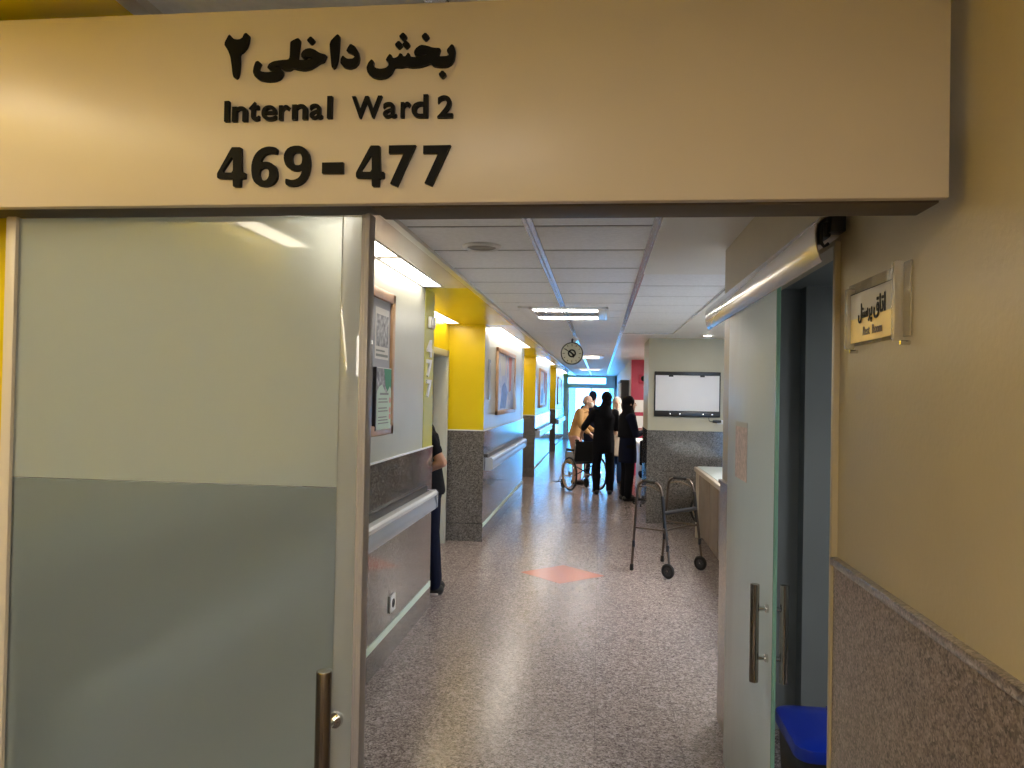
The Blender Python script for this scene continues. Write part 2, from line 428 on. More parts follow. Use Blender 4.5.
# soffit over the left wall: cream over walls, yellow over niches; a slot for the strip lamps
for i, (y0, y1) in enumerate(WALLS):
    struct('soffit', MB().box(-1.165, -0.985, y0-0.0, y1-0.32, H, 2.54), 'plaster_soffit')
    struct('soffit', MB().box(-2.0, -1.165, y0, y0+0.28, H, 2.54).box(-2.0, -1.165, y1-0.40, y1-0.32, H, 2.54), 'plaster_soffit')
for y0, y1 in NICHES:
    a = max(-1.4, y0-0.32)
    struct('soffit', MB().box(-1.585, -0.985, a, y1, H, 2.54).box(-2.0, -1.585, a, y0+0.3, H, 2.54).box(-2.0, -1.585, y1-0.12, y1, H, 2.54), 'paint_yellow')

# left walls: blocks that stand forward between the niches
def wall_block(y0, y1):
    up = MB().box(-2.0, XL-0.004, y0+0.004, y1-0.004, DADO, 2.54)
    o = struct('wall_left', up, 'paint_cream')
    # yellow front return and end band
    struct('wall_left_return', MB().box(-2.0, XL, y0-0.012, y0+0.004, DADO+0.012, H), 'paint_yellow')
    struct('wall_left_band', MB().box(XL-0.006, XL, y1-0.31, y1-0.002, DADO+0.012, H).box(-2.0, XL, y1-0.004, y1, DADO, H), 'paint_yellow_glare')
    struct('wall_left_dado', MB().box(-2.0, XL+0.006, y0-0.016, y1, 0.205, DADO), 'granite_left')
    struct('baseboard_left', MB().box(-2.0, XL+0.010, y0-0.022, y1, 0.0, 0.200), 'granite_left')
    struct('trim_4', MB().box(XL-0.004, XL+0.010, y0-0.018, y1+0.002, DADO, DADO+0.012, 0.003).box(-2.0, XL+0.008, y0-0.018, y0-0.006, DADO, DADO+0.012, 0.003), 'white_plastic')
    struct('trim_5', MB().box(XL+0.006, XL+0.013, y0+0.0, y1-0.01, 0.160, 0.205, 0.002), 'glow_tape')
for y0, y1 in WALLS: wall_block(y0, y1)
# niche backs, with a door each
for k, (y0, y1) in enumerate(NICHES):
    d0, d1 = y1-2.1, y1-0.14
    w = MB(); dd = MB()
    if k == 0:
        w.box(-2.0, XN, y0-0.1, y1, DADO, 2.54); dd.box(-2.0, XN+0.01, y0-0.1, y1, 0, DADO)
    elif k == 4:
        w.box(-2.0, XN, y0, y1, DADO, 2.54); dd.box(-2.0, XN+0.01, y0, y1, 0, DADO)
    else:
        w.box(-1.86, XN, y0, d0, DADO, 2.54).box(-1.86, XN, d1, y1, DADO, 2.54).box(-1.86, XN, d0, d1, 2.17, 2.54)
        dd.box(-1.86, XN+0.01, y0, d0, 0, DADO).box(-1.86, XN+0.01, d1, y1, 0, DADO)
    struct('wall_niche', w, 'paint_yellow'); struct('wall_niche_dado', dd, 'granite_left')
    if k in (1, 2, 3):
        dr = MB().box(-1.865, XN+0.03, d1-0.07, d1, 0, 2.17, 0.004).box(-1.865, XN+0.03, d0, d0+0.07, 0, 2.17, 0.004).box(-1.865, XN+0.03, d0, d1, 2.10, 2.17, 0.004)
        f = struct('door_%d' % (k+2), dr, 'paint_cream')
        leaf = MB().box(-1.955, -1.915, d0+0.06, d1-0.06, 0.01, 2.10, 0.003)
        l = leaf.build('door_leaf', 'counter_cream', f)
        h = MB().cone((-1.915, d0+0.14, 1.0), (-1.86, d0+0.14, 1.0), 0.012).tube(fillet([(-1.865, d0+0.14, 1.0), (-1.865, d0+0.26, 1.0)], 0.01), 0.009)
        h.build('door_handle', 'aluminium', l)
        struct('wall_niche_reveal', MB().box(-2.05, -1.965, d0-0.1, d1+0.1, 0, 2.4).box(-1.96, -1.865, d1+0.001, d1+0.06, 0, 2.2).box(-1.96, -1.865, d0-0.06, d0-0.001, 0, 2.2).box(-1.96, -1.865, d0, d1, 2.175, 2.25), 'paint_cream')
struct('wall_outer_left', MB().box(-2.2, -2.06, -1.4, 30.2, 0, 2.7), 'paint_cream')

# right wall of the lobby and the rest-room doorway
struct('wall_right', MB().box(XR+0.010, 0.72, -1.4, 2.19, DADO, 2.54).box(XR+0.010, 0.72, 3.42, 4.15, DADO, 2.54).box(XR+0.010, 0.72, 2.19, 3.42, 2.13, 2.54), 'paint_beige')
struct('wall_right_dado', MB().box(XR, 0.72, -1.4, 2.175, 0, DADO-0.022).box(XR, 0.72, 3.42, 4.15, 0, DADO-0.022), 'granite')
struct('trim_6', MB().box(XR-0.010, XR+0.04, -1.4, 2.18, DADO-0.022, DADO, 0.004).box(XR-0.010, XR+0.04, 3.42, 4.15, DADO-0.022, DADO, 0.004), 'granite')
struct('trim_7', MB().box(XR-0.006, 0.724, 2.178, 2.198, 0, 2.13, 0.003), 'paint_beige')
# rest room behind the doorway
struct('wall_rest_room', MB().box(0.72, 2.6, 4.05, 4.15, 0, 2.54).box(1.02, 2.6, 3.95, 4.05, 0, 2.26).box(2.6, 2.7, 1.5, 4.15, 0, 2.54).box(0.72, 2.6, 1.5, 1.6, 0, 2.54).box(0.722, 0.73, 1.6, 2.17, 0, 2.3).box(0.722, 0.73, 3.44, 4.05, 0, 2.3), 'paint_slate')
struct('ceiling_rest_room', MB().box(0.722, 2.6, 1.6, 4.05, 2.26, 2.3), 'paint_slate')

# nurses' alcove on the right, the whiteboard pier, the far station
struct('wall_pier', MB().box(XR, 3.3, 10.36, 11.45, 1.246, 2.54), 'paint_olive')
struct('wall_pier_dado', MB().box(XR-0.006, 3.3, 10.35, 11.456, 0.0, 1.246), 'granite_left')
struct('wall_far_right', MB().box(3.3, 3.4, 4.15, 17.0, 0, 2.54), 'paint_olive')
struct('wall_red', MB().box(XR+0.02, 3.3, 16.5, 16.6, 0, 2.54), 'paint_red')
struct('wall_right_far', MB().box(XR, 0.80, 16.6, 30.2, 0, 2.54), 'paint_white')

# end of the corridor: a glazed wall with a transom light
e = MB()
e.box(-1.32, XR, 29.9, 30.0, 1.98, 2.16).box(-1.32, XR, 29.9, 30.0, 2.40, 2.54).box(-1.32, -1.26, 29.9, 30.0, 0, 2.54).box(0.22, XR, 29.9, 30.0, 2.16, 2.40)
e.box(0.58, XR, 29.9, 30.0, 0, 2.54).box(-1.26, 0.6, 29.9, 30.0, 0, 0.12)
struct('wall_back', e, 'paint_white')
struct('wall_back_left', MB().box(-2.06, -1.32, 29.9, 30.0, 0, 2.54), 'paint_white')
w = struct('window_1', MB().box(-1.26, -1.20, 29.92, 29.98, 0.12, 1.98).box(0.52, 0.58, 29.92, 29.98, 0.12, 1.98).box(-0.36, -0.31, 29.92, 29.98, 0.12, 1.98).box(-1.2, 0.52, 29.92, 29.98, 0.12, 0.18), 'aluminium')
MB().box(-0.95, 0.34, 29.945, 29.955, 0.18, 1.98).build('pane', 'glass_clear', w)
MB().box(-1.26, 0.22, 29.945, 29.955, 2.16, 2.40).build('transom_pane', 'glass_clear', w)
MB().box(-1.20, -0.95, 29.94, 29.96, 0.18, 1.98).box(0.34, 0.52, 29.94, 29.96, 0.18, 1.98).build('tinted_pane', 'glass_cyan', w)
# lobby behind the camera
struct('wall_front', MB().box(-2.06, 0.72, -1.5, -1.4, DADO, 2.7), 'paint_beige')
struct('wall_front_dado', MB().box(-2.06, 0.72, -1.5, -1.39, 0, DADO), 'granite')

# ------------------------------------------------------------------ strip lamps
def strip(name, label, y0, y1, x0, x1, mat, joints):
    r = thing(name, label, 'lamp', ((x0+x1)/2, (y0+y1)/2, H))
    MB().box(x0-0.012, x1+0.005, y0-0.012, y0, H-0.004, H+0.03).box(x0-0.012, x1+0.005, y1, y1+0.012, H-0.004, H+0.03).box(x0-0.012, x0, y0, y1, H-0.004, H+0.03).box(x1, x1+0.005, y0, y1, H-0.004, H+0.03).build('frame', 'white_plastic', r)
    cuts = [y0]+joints+[y1]
    for a, b in zip(cuts, cuts[1:]):
        MB().box(x0+0.001, x1-0.001, a+(0.012 if a == y0 else 0.05), b-(0.012 if b == y1 else 0.05), H+0.001, H+0.02, 0.004).build('diffuser', mat, r)
    for q in joints: MB().box(x0, x1, q-0.045, q+0.045, H+0.002, H+0.02).build('joint_plate', 'plaster_soffit', r)
    return r
strip('strip_lamp', 'warm strip lamp above the noticeboard wall nearest the glass door', 3.3, 5.50, -1.312, -1.18, 'lamp_warm', [4.36])
strip('strip_lamp', 'warm strip lamp above the framed poster on the second wall', 8.95, 12.75, -1.312, -1.18, 'lamp_warm', [10.9])
strip('strip_lamp', 'warm strip lamp above the third wall, past the second yellow pillar', 15.9, 19.75, -1.312, -1.18, 'lamp_warm', [17.8])
strip('strip_lamp', 'most distant strip lamp over the left wall, before the bright window', 23.2, 27.2, -1.312, -1.18, 'lamp_warm', [25.2])
strip('niche_lamp', 'strip lamp in the yellow ceiling above the nearest doorway with a standing person', 6.3, 8.45, XN+0.01, -1.60, 'lamp_niche', [])
strip('niche_lamp', 'strip lamp in the yellow ceiling of the second doorway recess', 13.5, 15.4, XN+0.01, -1.60, 'lamp_niche', [])
strip('niche_lamp', 'strip lamp in the yellow ceiling of the third doorway recess', 20.5, 22.65, XN+0.01, -1.60, 'lamp_niche', [])
strip('niche_lamp', 'strip lamp in the yellow lobby ceiling left of the sign board', -1.1, 1.15, XN+0.01, -1.60, 'lamp_lobby', [])

# ------------------------------------------------------------------ louvred ceiling fittings
def louvre_light(y0, label):
    r = thing('ceiling_light', label, 'lamp', (-0.3, y0+0.5, H), group='louvred lights across the ceiling')
    x0, x1, y1 = -0.66, 0.06, y0+1.02; z = 2.47
    MB().box(x0, x1, y0, y0+0.03, z, 2.515, 0.003).box(x0, x1, y1-0.03, y1, z, 2.515, 0.003).box(x0, x0+0.03, y0, y1, z, 2.515, 0.003).box(x1-0.03, x1, y0, y1, z, 2.515, 0.003).box(x0, x1, y0, y1, 2.516, 2.522).build('frame', 'white_plastic', r)
    MB().box(x1-0.09, x1-0.03, y0+0.03, y1-0.03, z+0.002, 2.51, 0.003).build('end_cap', 'white_plastic', r)
    MB().box(x0-0.10, x0, y0, y1, 2.476, 2.515, 0.003).build('side_plate', 'tile_ceiling', r)
    for yy in (y0+0.13, y1-0.13):
        MB().cone((x0+0.04, yy, 2.495), (x1-0.10, yy, 2.495), 0.014, n=12).build('tube_lamp', 'lamp_tube', r)
    lv = MB()
    for k in range(22): lv.box(x0+0.05+k*0.026, x0+0.053+k*0.026, y0+0.25, y1-0.25, z+0.004, 2.512)
    for k in range(3): lv.box(x0+0.03, x1-0.09, y0+0.28+0.22*k, y0+0.286+0.22*k, z+0.004, 2.512)
    lv.build('louvre', 'aluminium_satin', r)
louvre_light(6.87, 'nearest of the louvred ceiling lights, in front of the hanging clock')
louvre_light(15.0, 'louvred ceiling light just past the hanging clock')
louvre_light(22.4, 'most distant louvred ceiling light, near the bright end window')
ll = thing('ceiling_light', 'added lobby fill light behind the viewpoint', 'lamp', (-0.3, -0.8, H))  # added out of view to brighten the sign board and lobby
MB().box(-0.62, 0.02, -1.28, -0.30, 2.470, 2.490, 0.003).build('frame', 'white_plastic', ll)
MB().box(-0.58, -0.02, -1.24, -0.34, 2.462, 2.4695, 0.002).build('diffuser', 'fill_lobby', ll)
ll = thing('ceiling_light', 'added unseen fill light over the counter alcove', 'lamp', (2.0, 6.7, H))  # unseen fill, put in to light the alcove and pier wall
MB().box(1.4, 2.6, 6.1, 7.3, 2.465, 2.48, 0.003).build('frame', 'white_plastic', ll)
MB().box(1.44, 2.56, 6.14, 7.26, 2.458, 2.4645, 0.002).build('diffuser', 'fill_alcove', ll)
ll = thing('ceiling_light', 'added unseen fill light over the desk past the pier', 'lamp', (1.7, 13.9, H))  # hidden light added to brighten the red wall and desk
MB().box(1.1, 2.3, 13.3, 14.5, 2.465, 2.48, 0.003).build('frame', 'white_plastic', ll)
MB().box(1.14, 2.26, 13.34, 14.46, 2.458, 2.4645, 0.002).build('diffuser', 'fill_alcove', ll)
ll = thing('ceiling_light', 'added unseen fill light in the rest room', 'lamp', (2.0, 2.3, 2.26))  # invented light that lifts the dark doorway interior
MB().box(1.7, 2.3, 2.0, 2.6, 2.235, 2.26, 0.004).build('frame', 'white_plastic', ll)
MB().box(1.73, 2.27, 2.03, 2.57, 2.228, 2.2345, 0.002).build('diffuser', 'fill_rest_room', ll)
r = thing('ceiling_speaker', 'round flush ceiling grille between tiles near the sliding door', 'speaker', (-0.65, 4.06, 2.49))
MB().lathe([(0.105, 2.4919), (0.105, 2.482), (0.092, 2.474), (0.080, 2.478), (0.078, 2.4915)], (-0.65, 4.06, 0), n=32).build('rim', 'white_plastic', r)
gr = MB().lathe([(0.078, 2.4915), (0.078, 2.482), (0.04, 2.478), (0.005, 2.477)], (-0.65, 4.06, 0), n=28)
for q in (0.02, 0.035, 0.05, 0.065): gr.torus((-0.65, 4.06, 2.479), (0, 0, 1), q, 0.003, 24, 6)
gr.build('grille', 'grille_grey', r)
r = thing('downlight', 'small round recessed downlight above the whiteboard', 'lamp', (1.33, 9.75, H))
MB().lathe([(0.075, H-0.001), (0.075, H-0.006), (0.055, H-0.010), (0.05, H-0.002)], (1.33, 9.75, 0), n=28).build('bezel', 'white_plastic', r)
MB().lathe([(0.048, H-0.004), (0.04, H-0.012), (0.01, H-0.016)], (1.33, 9.75, 0), n=20).build('bulb', 'lamp_down', r)

# ------------------------------------------------------------------ hanging clock
r = thing('wall_clock', 'round black-rimmed clock hanging from the ceiling on a short arm', 'clock', (-0.39, 10.4, 2.263))
MB().lathe([(0.125, -0.032), (0.150, -0.036), (0.155, -0.02), (0.155, 0.03), (0.150, 0.04), (0.125, 0.04)], (-0.39, 10.4, 2.263), (0, 1, 0), 40).build('case', 'black_plastic', r)
fc = MB().lathe([(0.138, -0.030), (0.138, -0.0375), (0.001, -0.0376)], (-0.39, 10.4, 2.263), (0, 1, 0), 40).build('dial', 'clock_face', r)
for k in range(12):
    a = k*PI/6; L0 = 0.105 if k % 3 else 0.095
    MB().tube([(-0.39+math.sin(a)*L0, 10.361, 2.263+math.cos(a)*L0), (-0.39+math.sin(a)*0.127, 10.361, 2.263+math.cos(a)*0.127)], 0.004, 6).build('hour_mark', 'sign_black', fc)
MB().torus((-0.39, 10.361, 2.263), (0, 1, 0), 0.046, 0.010, 28, 8).tube([(-0.425, 10.360, 2.292), (-0.355, 10.360, 2.234)], 0.011, 8).build('emblem', 'sign_black', fc)
MB().tube([(-0.39, 10.356, 2.263), (-0.49, 10.356, 2.325)], 0.006, 6).build('minute_hand', 'sign_black', r)
MB().tube([(-0.39, 10.357, 2.263), (-0.365, 10.357, 2.205)], 0.007, 6).build('hour_hand', 'sign_black', r)
MB().tube(fillet([(-0.39, 10.41, 2.415), (-0.39, 10.41, 2.46), (-0.36, 10.43, 2.47)], 0.02), 0.014, 10).build('arm', 'dark_metal', r)
MB().lathe([(0.045, 0), (0.045, -0.012), (0.03, -0.03), (0.012, -0.05)], (-0.345, 10.43, 2.482), n=20).build('ceiling_mount', 'white_plastic', r)

# ------------------------------------------------------------------ header sign board with raised lettering
YB = 1.44
r = thing('sign_board', 'wide cream board above the doorway with raised black ward lettering', 'sign', (-0.3, 1.50, 2.06))
MB().box(-1.72, 0.617, YB, YB+0.022, 2.058, 2.450, 0.003).build('front_panel', 'board_laminate', r)
MB().box(-1.72, 0.612, YB+0.024, YB+0.14, 2.068, 2.20, 0.003).build('housing', 'rail_brown', r)
MB().box(-0.46, 0.612, YB+0.03, YB+0.13, 2.056, 2.067, 0.002).build('door_rail', 'rail_brown', r)
def px(x, y):
    """photo pixel -> (X, Z) on the board's face"""
    c = Vector(((x-512)/F_PX, (y-384)/F_PX, 1.0))
    d = Vector((IX.x*c.x+IY.x*c.y+IZ.x, IX.y*c.x+IY.y*c.y+IZ.y, IX.z*c.x+IY.z*c.y+IZ.z))
    k = YB/d.y
    return d.x*k, 1.69+d.z*k
def letter(ch, bx, name='letter', off=0.022):
    """a raised glyph fitted to its box (pixel corners on the board)"""
    c = bpy.data.curves.new('g', 'FONT'); c.body = ch; c.size = 1; c.offset = off; c.extrude = 0.0; c.resolution_u = 6
    o = bpy.data.objects.new('g', c); COL.objects.link(o)
    bpy.context.view_layer.update()
    me = bpy.data.meshes.new_from_object(o.evaluated_get(bpy.context.evaluated_depsgraph_get()))
    bpy.data.objects.remove(o)
    xs = [v.co.x for v in me.vertices]; ys = [v.co.y for v in me.vertices]
    x0, x1, y0, y1 = min(xs), max(xs), min(ys), max(ys)
    (a, zt), (b, zb) = px(bx[0], bx[1]), px(bx[2], bx[3])
    bm_ = bmesh.new(); bm_.from_mesh(me)
    bmesh.ops.remove_doubles(bm_, verts=bm_.verts, dist=1e-5)
    ext = bmesh.ops.extrude_face_region(bm_, geom=list(bm_.faces))
    for v in bm_.verts:
        v.co = Vector((a+(v.co.x-x0)/(x1-x0)*(b-a), YB, zb+(v.co.y-y0)/(y1-y0)*(zt-zb)))
    for v in [q for q in ext['geom'] if isinstance(q, bmesh.types.BMVert)]: v.co.y -= 0.009
    mb = MB().bm(bm_)
    return mb.build(name, 'sign_black', r, smooth=20)
Z1 = lambda b: (200+b[0]/3.657, 20+b[1]/3.657, 200+b[2]/3.657, 20+b[3]/3.657)
for ch, b in (('I', (97, 302, 112, 376)), ('n', (125, 322, 178, 375)), ('t', (187, 305, 222, 373)), ('e', (232, 318, 285, 372)), ('r', (295, 317, 333, 370)), ('n', (343, 314, 397, 368)), ('a', (407, 312, 452, 366)), ('l', (471, 284, 487, 364)),
              ('W', (560, 285, 668, 362)), ('a', (674, 306, 722, 362)), ('r', (738, 305, 773, 361)), ('d', (778, 279, 836, 361)), ('2', (872, 282, 927, 361))):
    letter(ch, Z1(b), 'raised_letter' if ch != '2' else 'raised_digit', 0.010 if ch in 'ea' else 0.020)
DIG = {'4': ([(150, 70), (160, 68), (218, 68), (226, 74), (228, 266), (254, 266), (258, 272), (257, 308), (252, 313), (222, 315), (219, 370), (212, 377), (166, 377), (160, 370), (159, 315), (44, 312), (36, 304), (36, 276), (40, 266)], [(160, 130), (160, 266), (70, 266)]),
       '6': ([(508, 78), (504, 118), (492, 120), (455, 112), (412, 124), (387, 153), (372, 192), (410, 180), (455, 188), (494, 218), (509, 270), (502, 325), (465, 366), (405, 380), (350, 369), (315, 330), (301, 265), (304, 195), (329, 125), (374, 80), (430, 61), (485, 66)], [(405, 226), (440, 243), (443, 292), (426, 325), (400, 333), (374, 315), (363, 280), (371, 243)]),
       '9': ([(660, 48), (716, 61), (753, 105), (769, 180), (761, 260), (731, 325), (690, 360), (640, 376), (590, 371), (569, 358), (569, 318), (580, 314), (622, 326), (667, 313), (692, 285), (702, 238), (660, 253), (613, 246), (574, 215), (556, 160), (561, 108), (594, 64)], [(660, 100), (692, 114), (705, 155), (696, 201), (665, 209), (633, 196), (620, 155), (631, 114)])}
def cut(ch, bx):
    """a raised digit cut to a drawn outline with its counter"""
    out, hole = DIG[ch]
    xs = [p_[0] for p_ in out]; ys = [p_[1] for p_ in out]
    def fit(poly):
        pts = [px(bx[0]+(x-min(xs))/(max(xs)-min(xs))*(bx[2]-bx[0]), bx[1]+(y-min(ys))/(max(ys)-min(ys))*(bx[3]-bx[1])) for x, y in poly]
        k = 0.12 if ch == '4' else 0.25
        q = []
        for a, b in zip(pts, pts[1:]+pts[:1]): q += [(a[0]*(1-k)+b[0]*k, a[1]*(1-k)+b[1]*k), (a[0]*k+b[0]*(1-k), a[1]*k+b[1]*(1-k))]
        return q
    c = bpy.data.curves.new('g', 'CURVE'); c.dimensions = '2D'; c.fill_mode = 'BOTH'
    for poly in (out, hole):
        q = fit(poly); sp = c.splines.new('POLY'); sp.points.add(len(q)-1); sp.use_cyclic_u = True
        for p_, v in zip(sp.points, q): p_.co = (v[0], v[1], 0, 1)
    o = bpy.data.objects.new('g', c); COL.objects.link(o); bpy.context.view_layer.update()
    me = bpy.data.meshes.new_from_object(o.evaluated_get(bpy.context.evaluated_depsgraph_get())); bpy.data.objects.remove(o)
    bm_ = bmesh.new(); bm_.from_mesh(me); bmesh.ops.remove_doubles(bm_, verts=bm_.verts, dist=1e-6)
    ext = bmesh.ops.extrude_face_region(bm_, geom=list(bm_.faces))
    up = [v for v in ext['geom'] if isinstance(v, bmesh.types.BMVert)]
    for v in bm_.verts: v.co = Vector((v.co.x, YB, v.co.y))
    for v in up: v.co.y -= 0.009
    return MB().bm(bm_).build('raised_digit', 'sign_black', r, smooth=20)
for ch, b in (('4', (70, 470, 173, 614)), ('6', (194, 467, 290, 614)), ('9', (312, 463, 410, 613)), ('4', (575, 464, 678, 613))): cut(ch, Z1(b))
for ch, b in (('-', (452, 526, 528, 564)), ('7', (695, 464, 790, 613)), ('7', (820, 464, 917, 611))):
    letter(ch, Z1(b), 'raised_digit' if ch != '-' else 'raised_dash', 0.026)
def outline(poly, name, ox, oy, sc):
    mb = MB()
    pts = [px(ox+x/sc, oy+y/sc) for x, y in poly]
    # round the outline slightly (Chaikin)
    n = len(pts); q = []
    for i in range(n):
        a, b = pts[i], pts[(i+1) % n]
        q += [(a[0]*.82+b[0]*.18, a[1]*.82+b[1]*.18), (a[0]*.18+b[0]*.82, a[1]*.18+b[1]*.82)]
    bm_ = bmesh.new(); vs = [bm_.verts.new((x, YB, z)) for x, z in q]
    f = bm_.faces.new(vs); bm_.normal_update()
    bmesh.ops.triangulate(bm_, faces=[f])
    ext = bmesh.ops.extrude_face_region(bm_, geom=list(bm_.faces))
    for v in [g_ for g_ in ext['geom'] if isinstance(g_, bmesh.types.BMVert)]: v.co.y -= 0.009
    return mb.bm(bm_).build(name, 'sign_black', r, smooth=20)
A = (215, 25, 7.877); B = (340, 25, 7.877)
dia = lambda x, y, s=34: [(x, y-s), (x+s, y), (x, y+s), (x-s, y)]
outline([(128, 86), (150, 112), (165, 125), (190, 130), (215, 126), (233, 112), (243, 86), (262, 76), (284, 96), (276, 150), (262, 188), (235, 222), (207, 240), (209, 300), (204, 380), (194, 420), (178, 434), (162, 427), (154, 400), (147, 330), (137, 265), (118, 215), (86, 165)], 'raised_digit', *A)
outline([(668, 116), (684, 132), (674, 200), (664, 275), (668, 289), (720, 289), (760, 283), (788, 275), (773, 268), (740, 263), (715, 276), (694, 270), (690, 245), (704, 219), (730, 202), (762, 197), (797, 208), (835, 234), (890, 250), (881, 272), (868, 302), (835, 312), (800, 337), (760, 360), (710, 370), (655, 362), (625, 352), (602, 369), (560, 370), (528, 350), (500, 339), (487, 342), (505, 352), (532, 358), (550, 378), (547, 405), (526, 436), (480, 454), (420, 457), (365, 447), (328, 422), (313, 385), (319, 345), (334, 303), (356, 296), (377, 315), (363, 342), (358, 362), (378, 380), (420, 386), (470, 382), (498, 377), (478, 369), (440, 366), (425, 350), (439, 320), (475, 300), (540, 290), (590, 287), (602, 270), (606, 160), (609, 145)], 'raised_letter', *A)
outline(dia(767, 135), 'raised_dot', *A)
outline([(975, 86), (992, 98), (987, 200), (977, 290), (962, 338), (942, 357), (929, 345), (921, 250), (913, 150)], 'raised_letter', *A)
outline([(92, 162), (130, 183), (155, 223), (164, 270), (156, 312), (130, 343), (85, 357), (40, 347), (13, 316), (16, 280), (34, 253), (50, 268), (70, 281), (110, 280), (127, 266), (110, 245), (58, 222), (74, 190)], 'raised_letter', *B)
outline([(886, 163), (906, 180), (914, 220), (907, 282), (886, 320), (850, 342), (790, 344), (742, 337), (718, 314), (690, 327), (640, 342), (580, 347), (545, 343), (528, 338), (492, 347), (440, 344), (430, 362), (411, 397), (370, 428), (310, 437), (260, 422), (227, 391), (218, 350), (233, 310), (258, 283), (277, 300), (272, 330), (292, 353), (330, 360), (370, 352), (393, 330), (386, 302), (369, 290), (384, 263), (400, 241), (420, 255), (416, 274), (440, 275), (464, 264), (480, 235), (500, 245), (506, 261), (525, 261), (543, 231), (560, 245), (564, 264), (600, 268), (640, 263), (682, 258), (692, 246), (650, 244), (615, 256), (594, 251), (590, 225), (608, 195), (645, 171), (690, 177), (740, 194), (800, 197), (791, 230), (780, 261), (810, 261), (848, 259), (868, 248), (843, 215)], 'raised_letter', *B)
for x, y in ((505, 105), (471, 170), (529, 168), (680, 106), (814, 402)): outline(dia(x, y), 'raised_dot', *B)

# ------------------------------------------------------------------ left sliding glass door
d = struct('door_1', MB().box(-1.286, -1.262, 1.505, 1.545, 0.0, 2.055, 0.003), 'profile_cream')
tag(d, 'frosted glass sliding door on the left under the sign board', 'door')
MB().box(-1.262, -0.535, 1.515, 1.525, 1.492, 2.052).build('upper_glass', 'glass_frosted_upper', d)
MB().box(-1.262, -0.535, 1.515, 1.525, 0.02, 1.490).build('lower_glass', 'glass_frosted_lower', d)
MB().box(-0.535, -0.492, 1.513, 1.527, 0.02, 2.052, 0.002).build('edge_strip', 'glass_strip', d)
MB().box(-0.492, -0.482, 1.508, 1.532, 0.01, 2.054, 0.002).box(-0.482, -0.472, 1.500, 1.540, 0.01, 2.054, 0.002).build('edge_profile', 'profile_grey', d)
h = MB().lathe([(0.0155, 0.80), (0.0155, 1.134), (0.0145, 1.1365), (0.002, 1.137)], (-0.532, 1.458, 0), n=28).build('pull_handle', 'steel_brushed', d)
so = MB()
for z in (1.02, 0.88):
    so.cone((-0.532, 1.47, z), (-0.524, 1.513, z), 0.008).cone((-0.526, 1.504, z), (-0.524, 1.513, z), 0.016, n=20).torus((-0.525, 1.507, z), (0, 1, 0), 0.013, 0.003, 20, 6)
so.build('standoff', 'chrome', h)

# ------------------------------------------------------------------ right sliding glass door
d = struct('door_2', MB().box(0.594, 0.606, 2.678, 3.63, 0.012, 2.10, 0.002), 'glass_film')
tag(d, 'frosted sliding glass door of the rest room, partly open', 'door')
MB().box(0.5935, 0.6065, 2.670, 2.678, 0.012, 2.10, 0.001).build('polished_edge', 'glass_edge', d)
for x, s_ in ((0.548, -1), (0.648, 1)):
    h = MB().lathe([(0.004, 0.705), (0.015, 0.707), (0.0155, 0.71), (0.0155, 1.042), (0.015, 1.045), (0.004, 1.047)], (x, 2.74, 0), n=24).build('pull_handle', 'steel_brushed', d)
    so = MB()
    for z in (0.79, 0.962): so.cone((x, 2.74, z), (0.6, 2.74, z), 0.008).cone((0.6+s_*0.006, 2.74, z), (0.6+s_*0.016, 2.74, z), 0.014, n=18)
    so.build('standoff', 'chrome', h)
pn = tag(MB().box(0.5905, 0.5915, 3.15, 3.41, 1.352, 1.574).build('notice_paper', 'paper_pink', None), 'pink printed notice taped to the rest room glass door', 'notice')
pn2 = MB().box(0.5900, 0.5915, 3.15, 3.41, 1.572, 1.592).build('tape', 'paper_white', pn)

# overhead track with a curved cover
r = thing('door_track', 'long curved metal track cover above the rest room glass door', 'door track', (0.60, 3.1, 2.13))
prof = [(0.640, 2.190), (0.602, 2.190), (0.580, 2.184), (0.569, 2.168), (0.566, 2.142), (0.568, 2.115), (0.574, 2.090), (0.584, 2.066)]
pr = MB().prism(prof+[(x+0.004, z-0.003) for x, z in reversed(prof)], 'y', 2.12, 4.27)
pr.build('curved_cover', 'cover_gloss', r, smooth=40)
MB().box(0.618, 0.641, 2.152, 4.06, 2.135, 2.182, 0.004).build('rail', 'profile_cream', r)
MB().box(0.588, 0.612, 2.125, 2.26, 2.130, 2.172, 0.006).box(0.580, 0.590, 2.122, 2.15, 2.112, 2.168, 0.003).tube([(0.583, 2.124, 2.118), (0.592, 2.124, 2.104), (0.604, 2.124, 2.112)], 0.005, 8).build('roller', 'black_plastic', r)
MB().box(0.603, 0.642, 2.10, 2.15, 2.140, 2.196, 0.003).build('end_block', 'black_plastic', r)
MB().box(0.5935, 0.6065, 2.75, 3.58, 2.10, 2.148, 0.002).build('hanger', 'dark_metal', r)

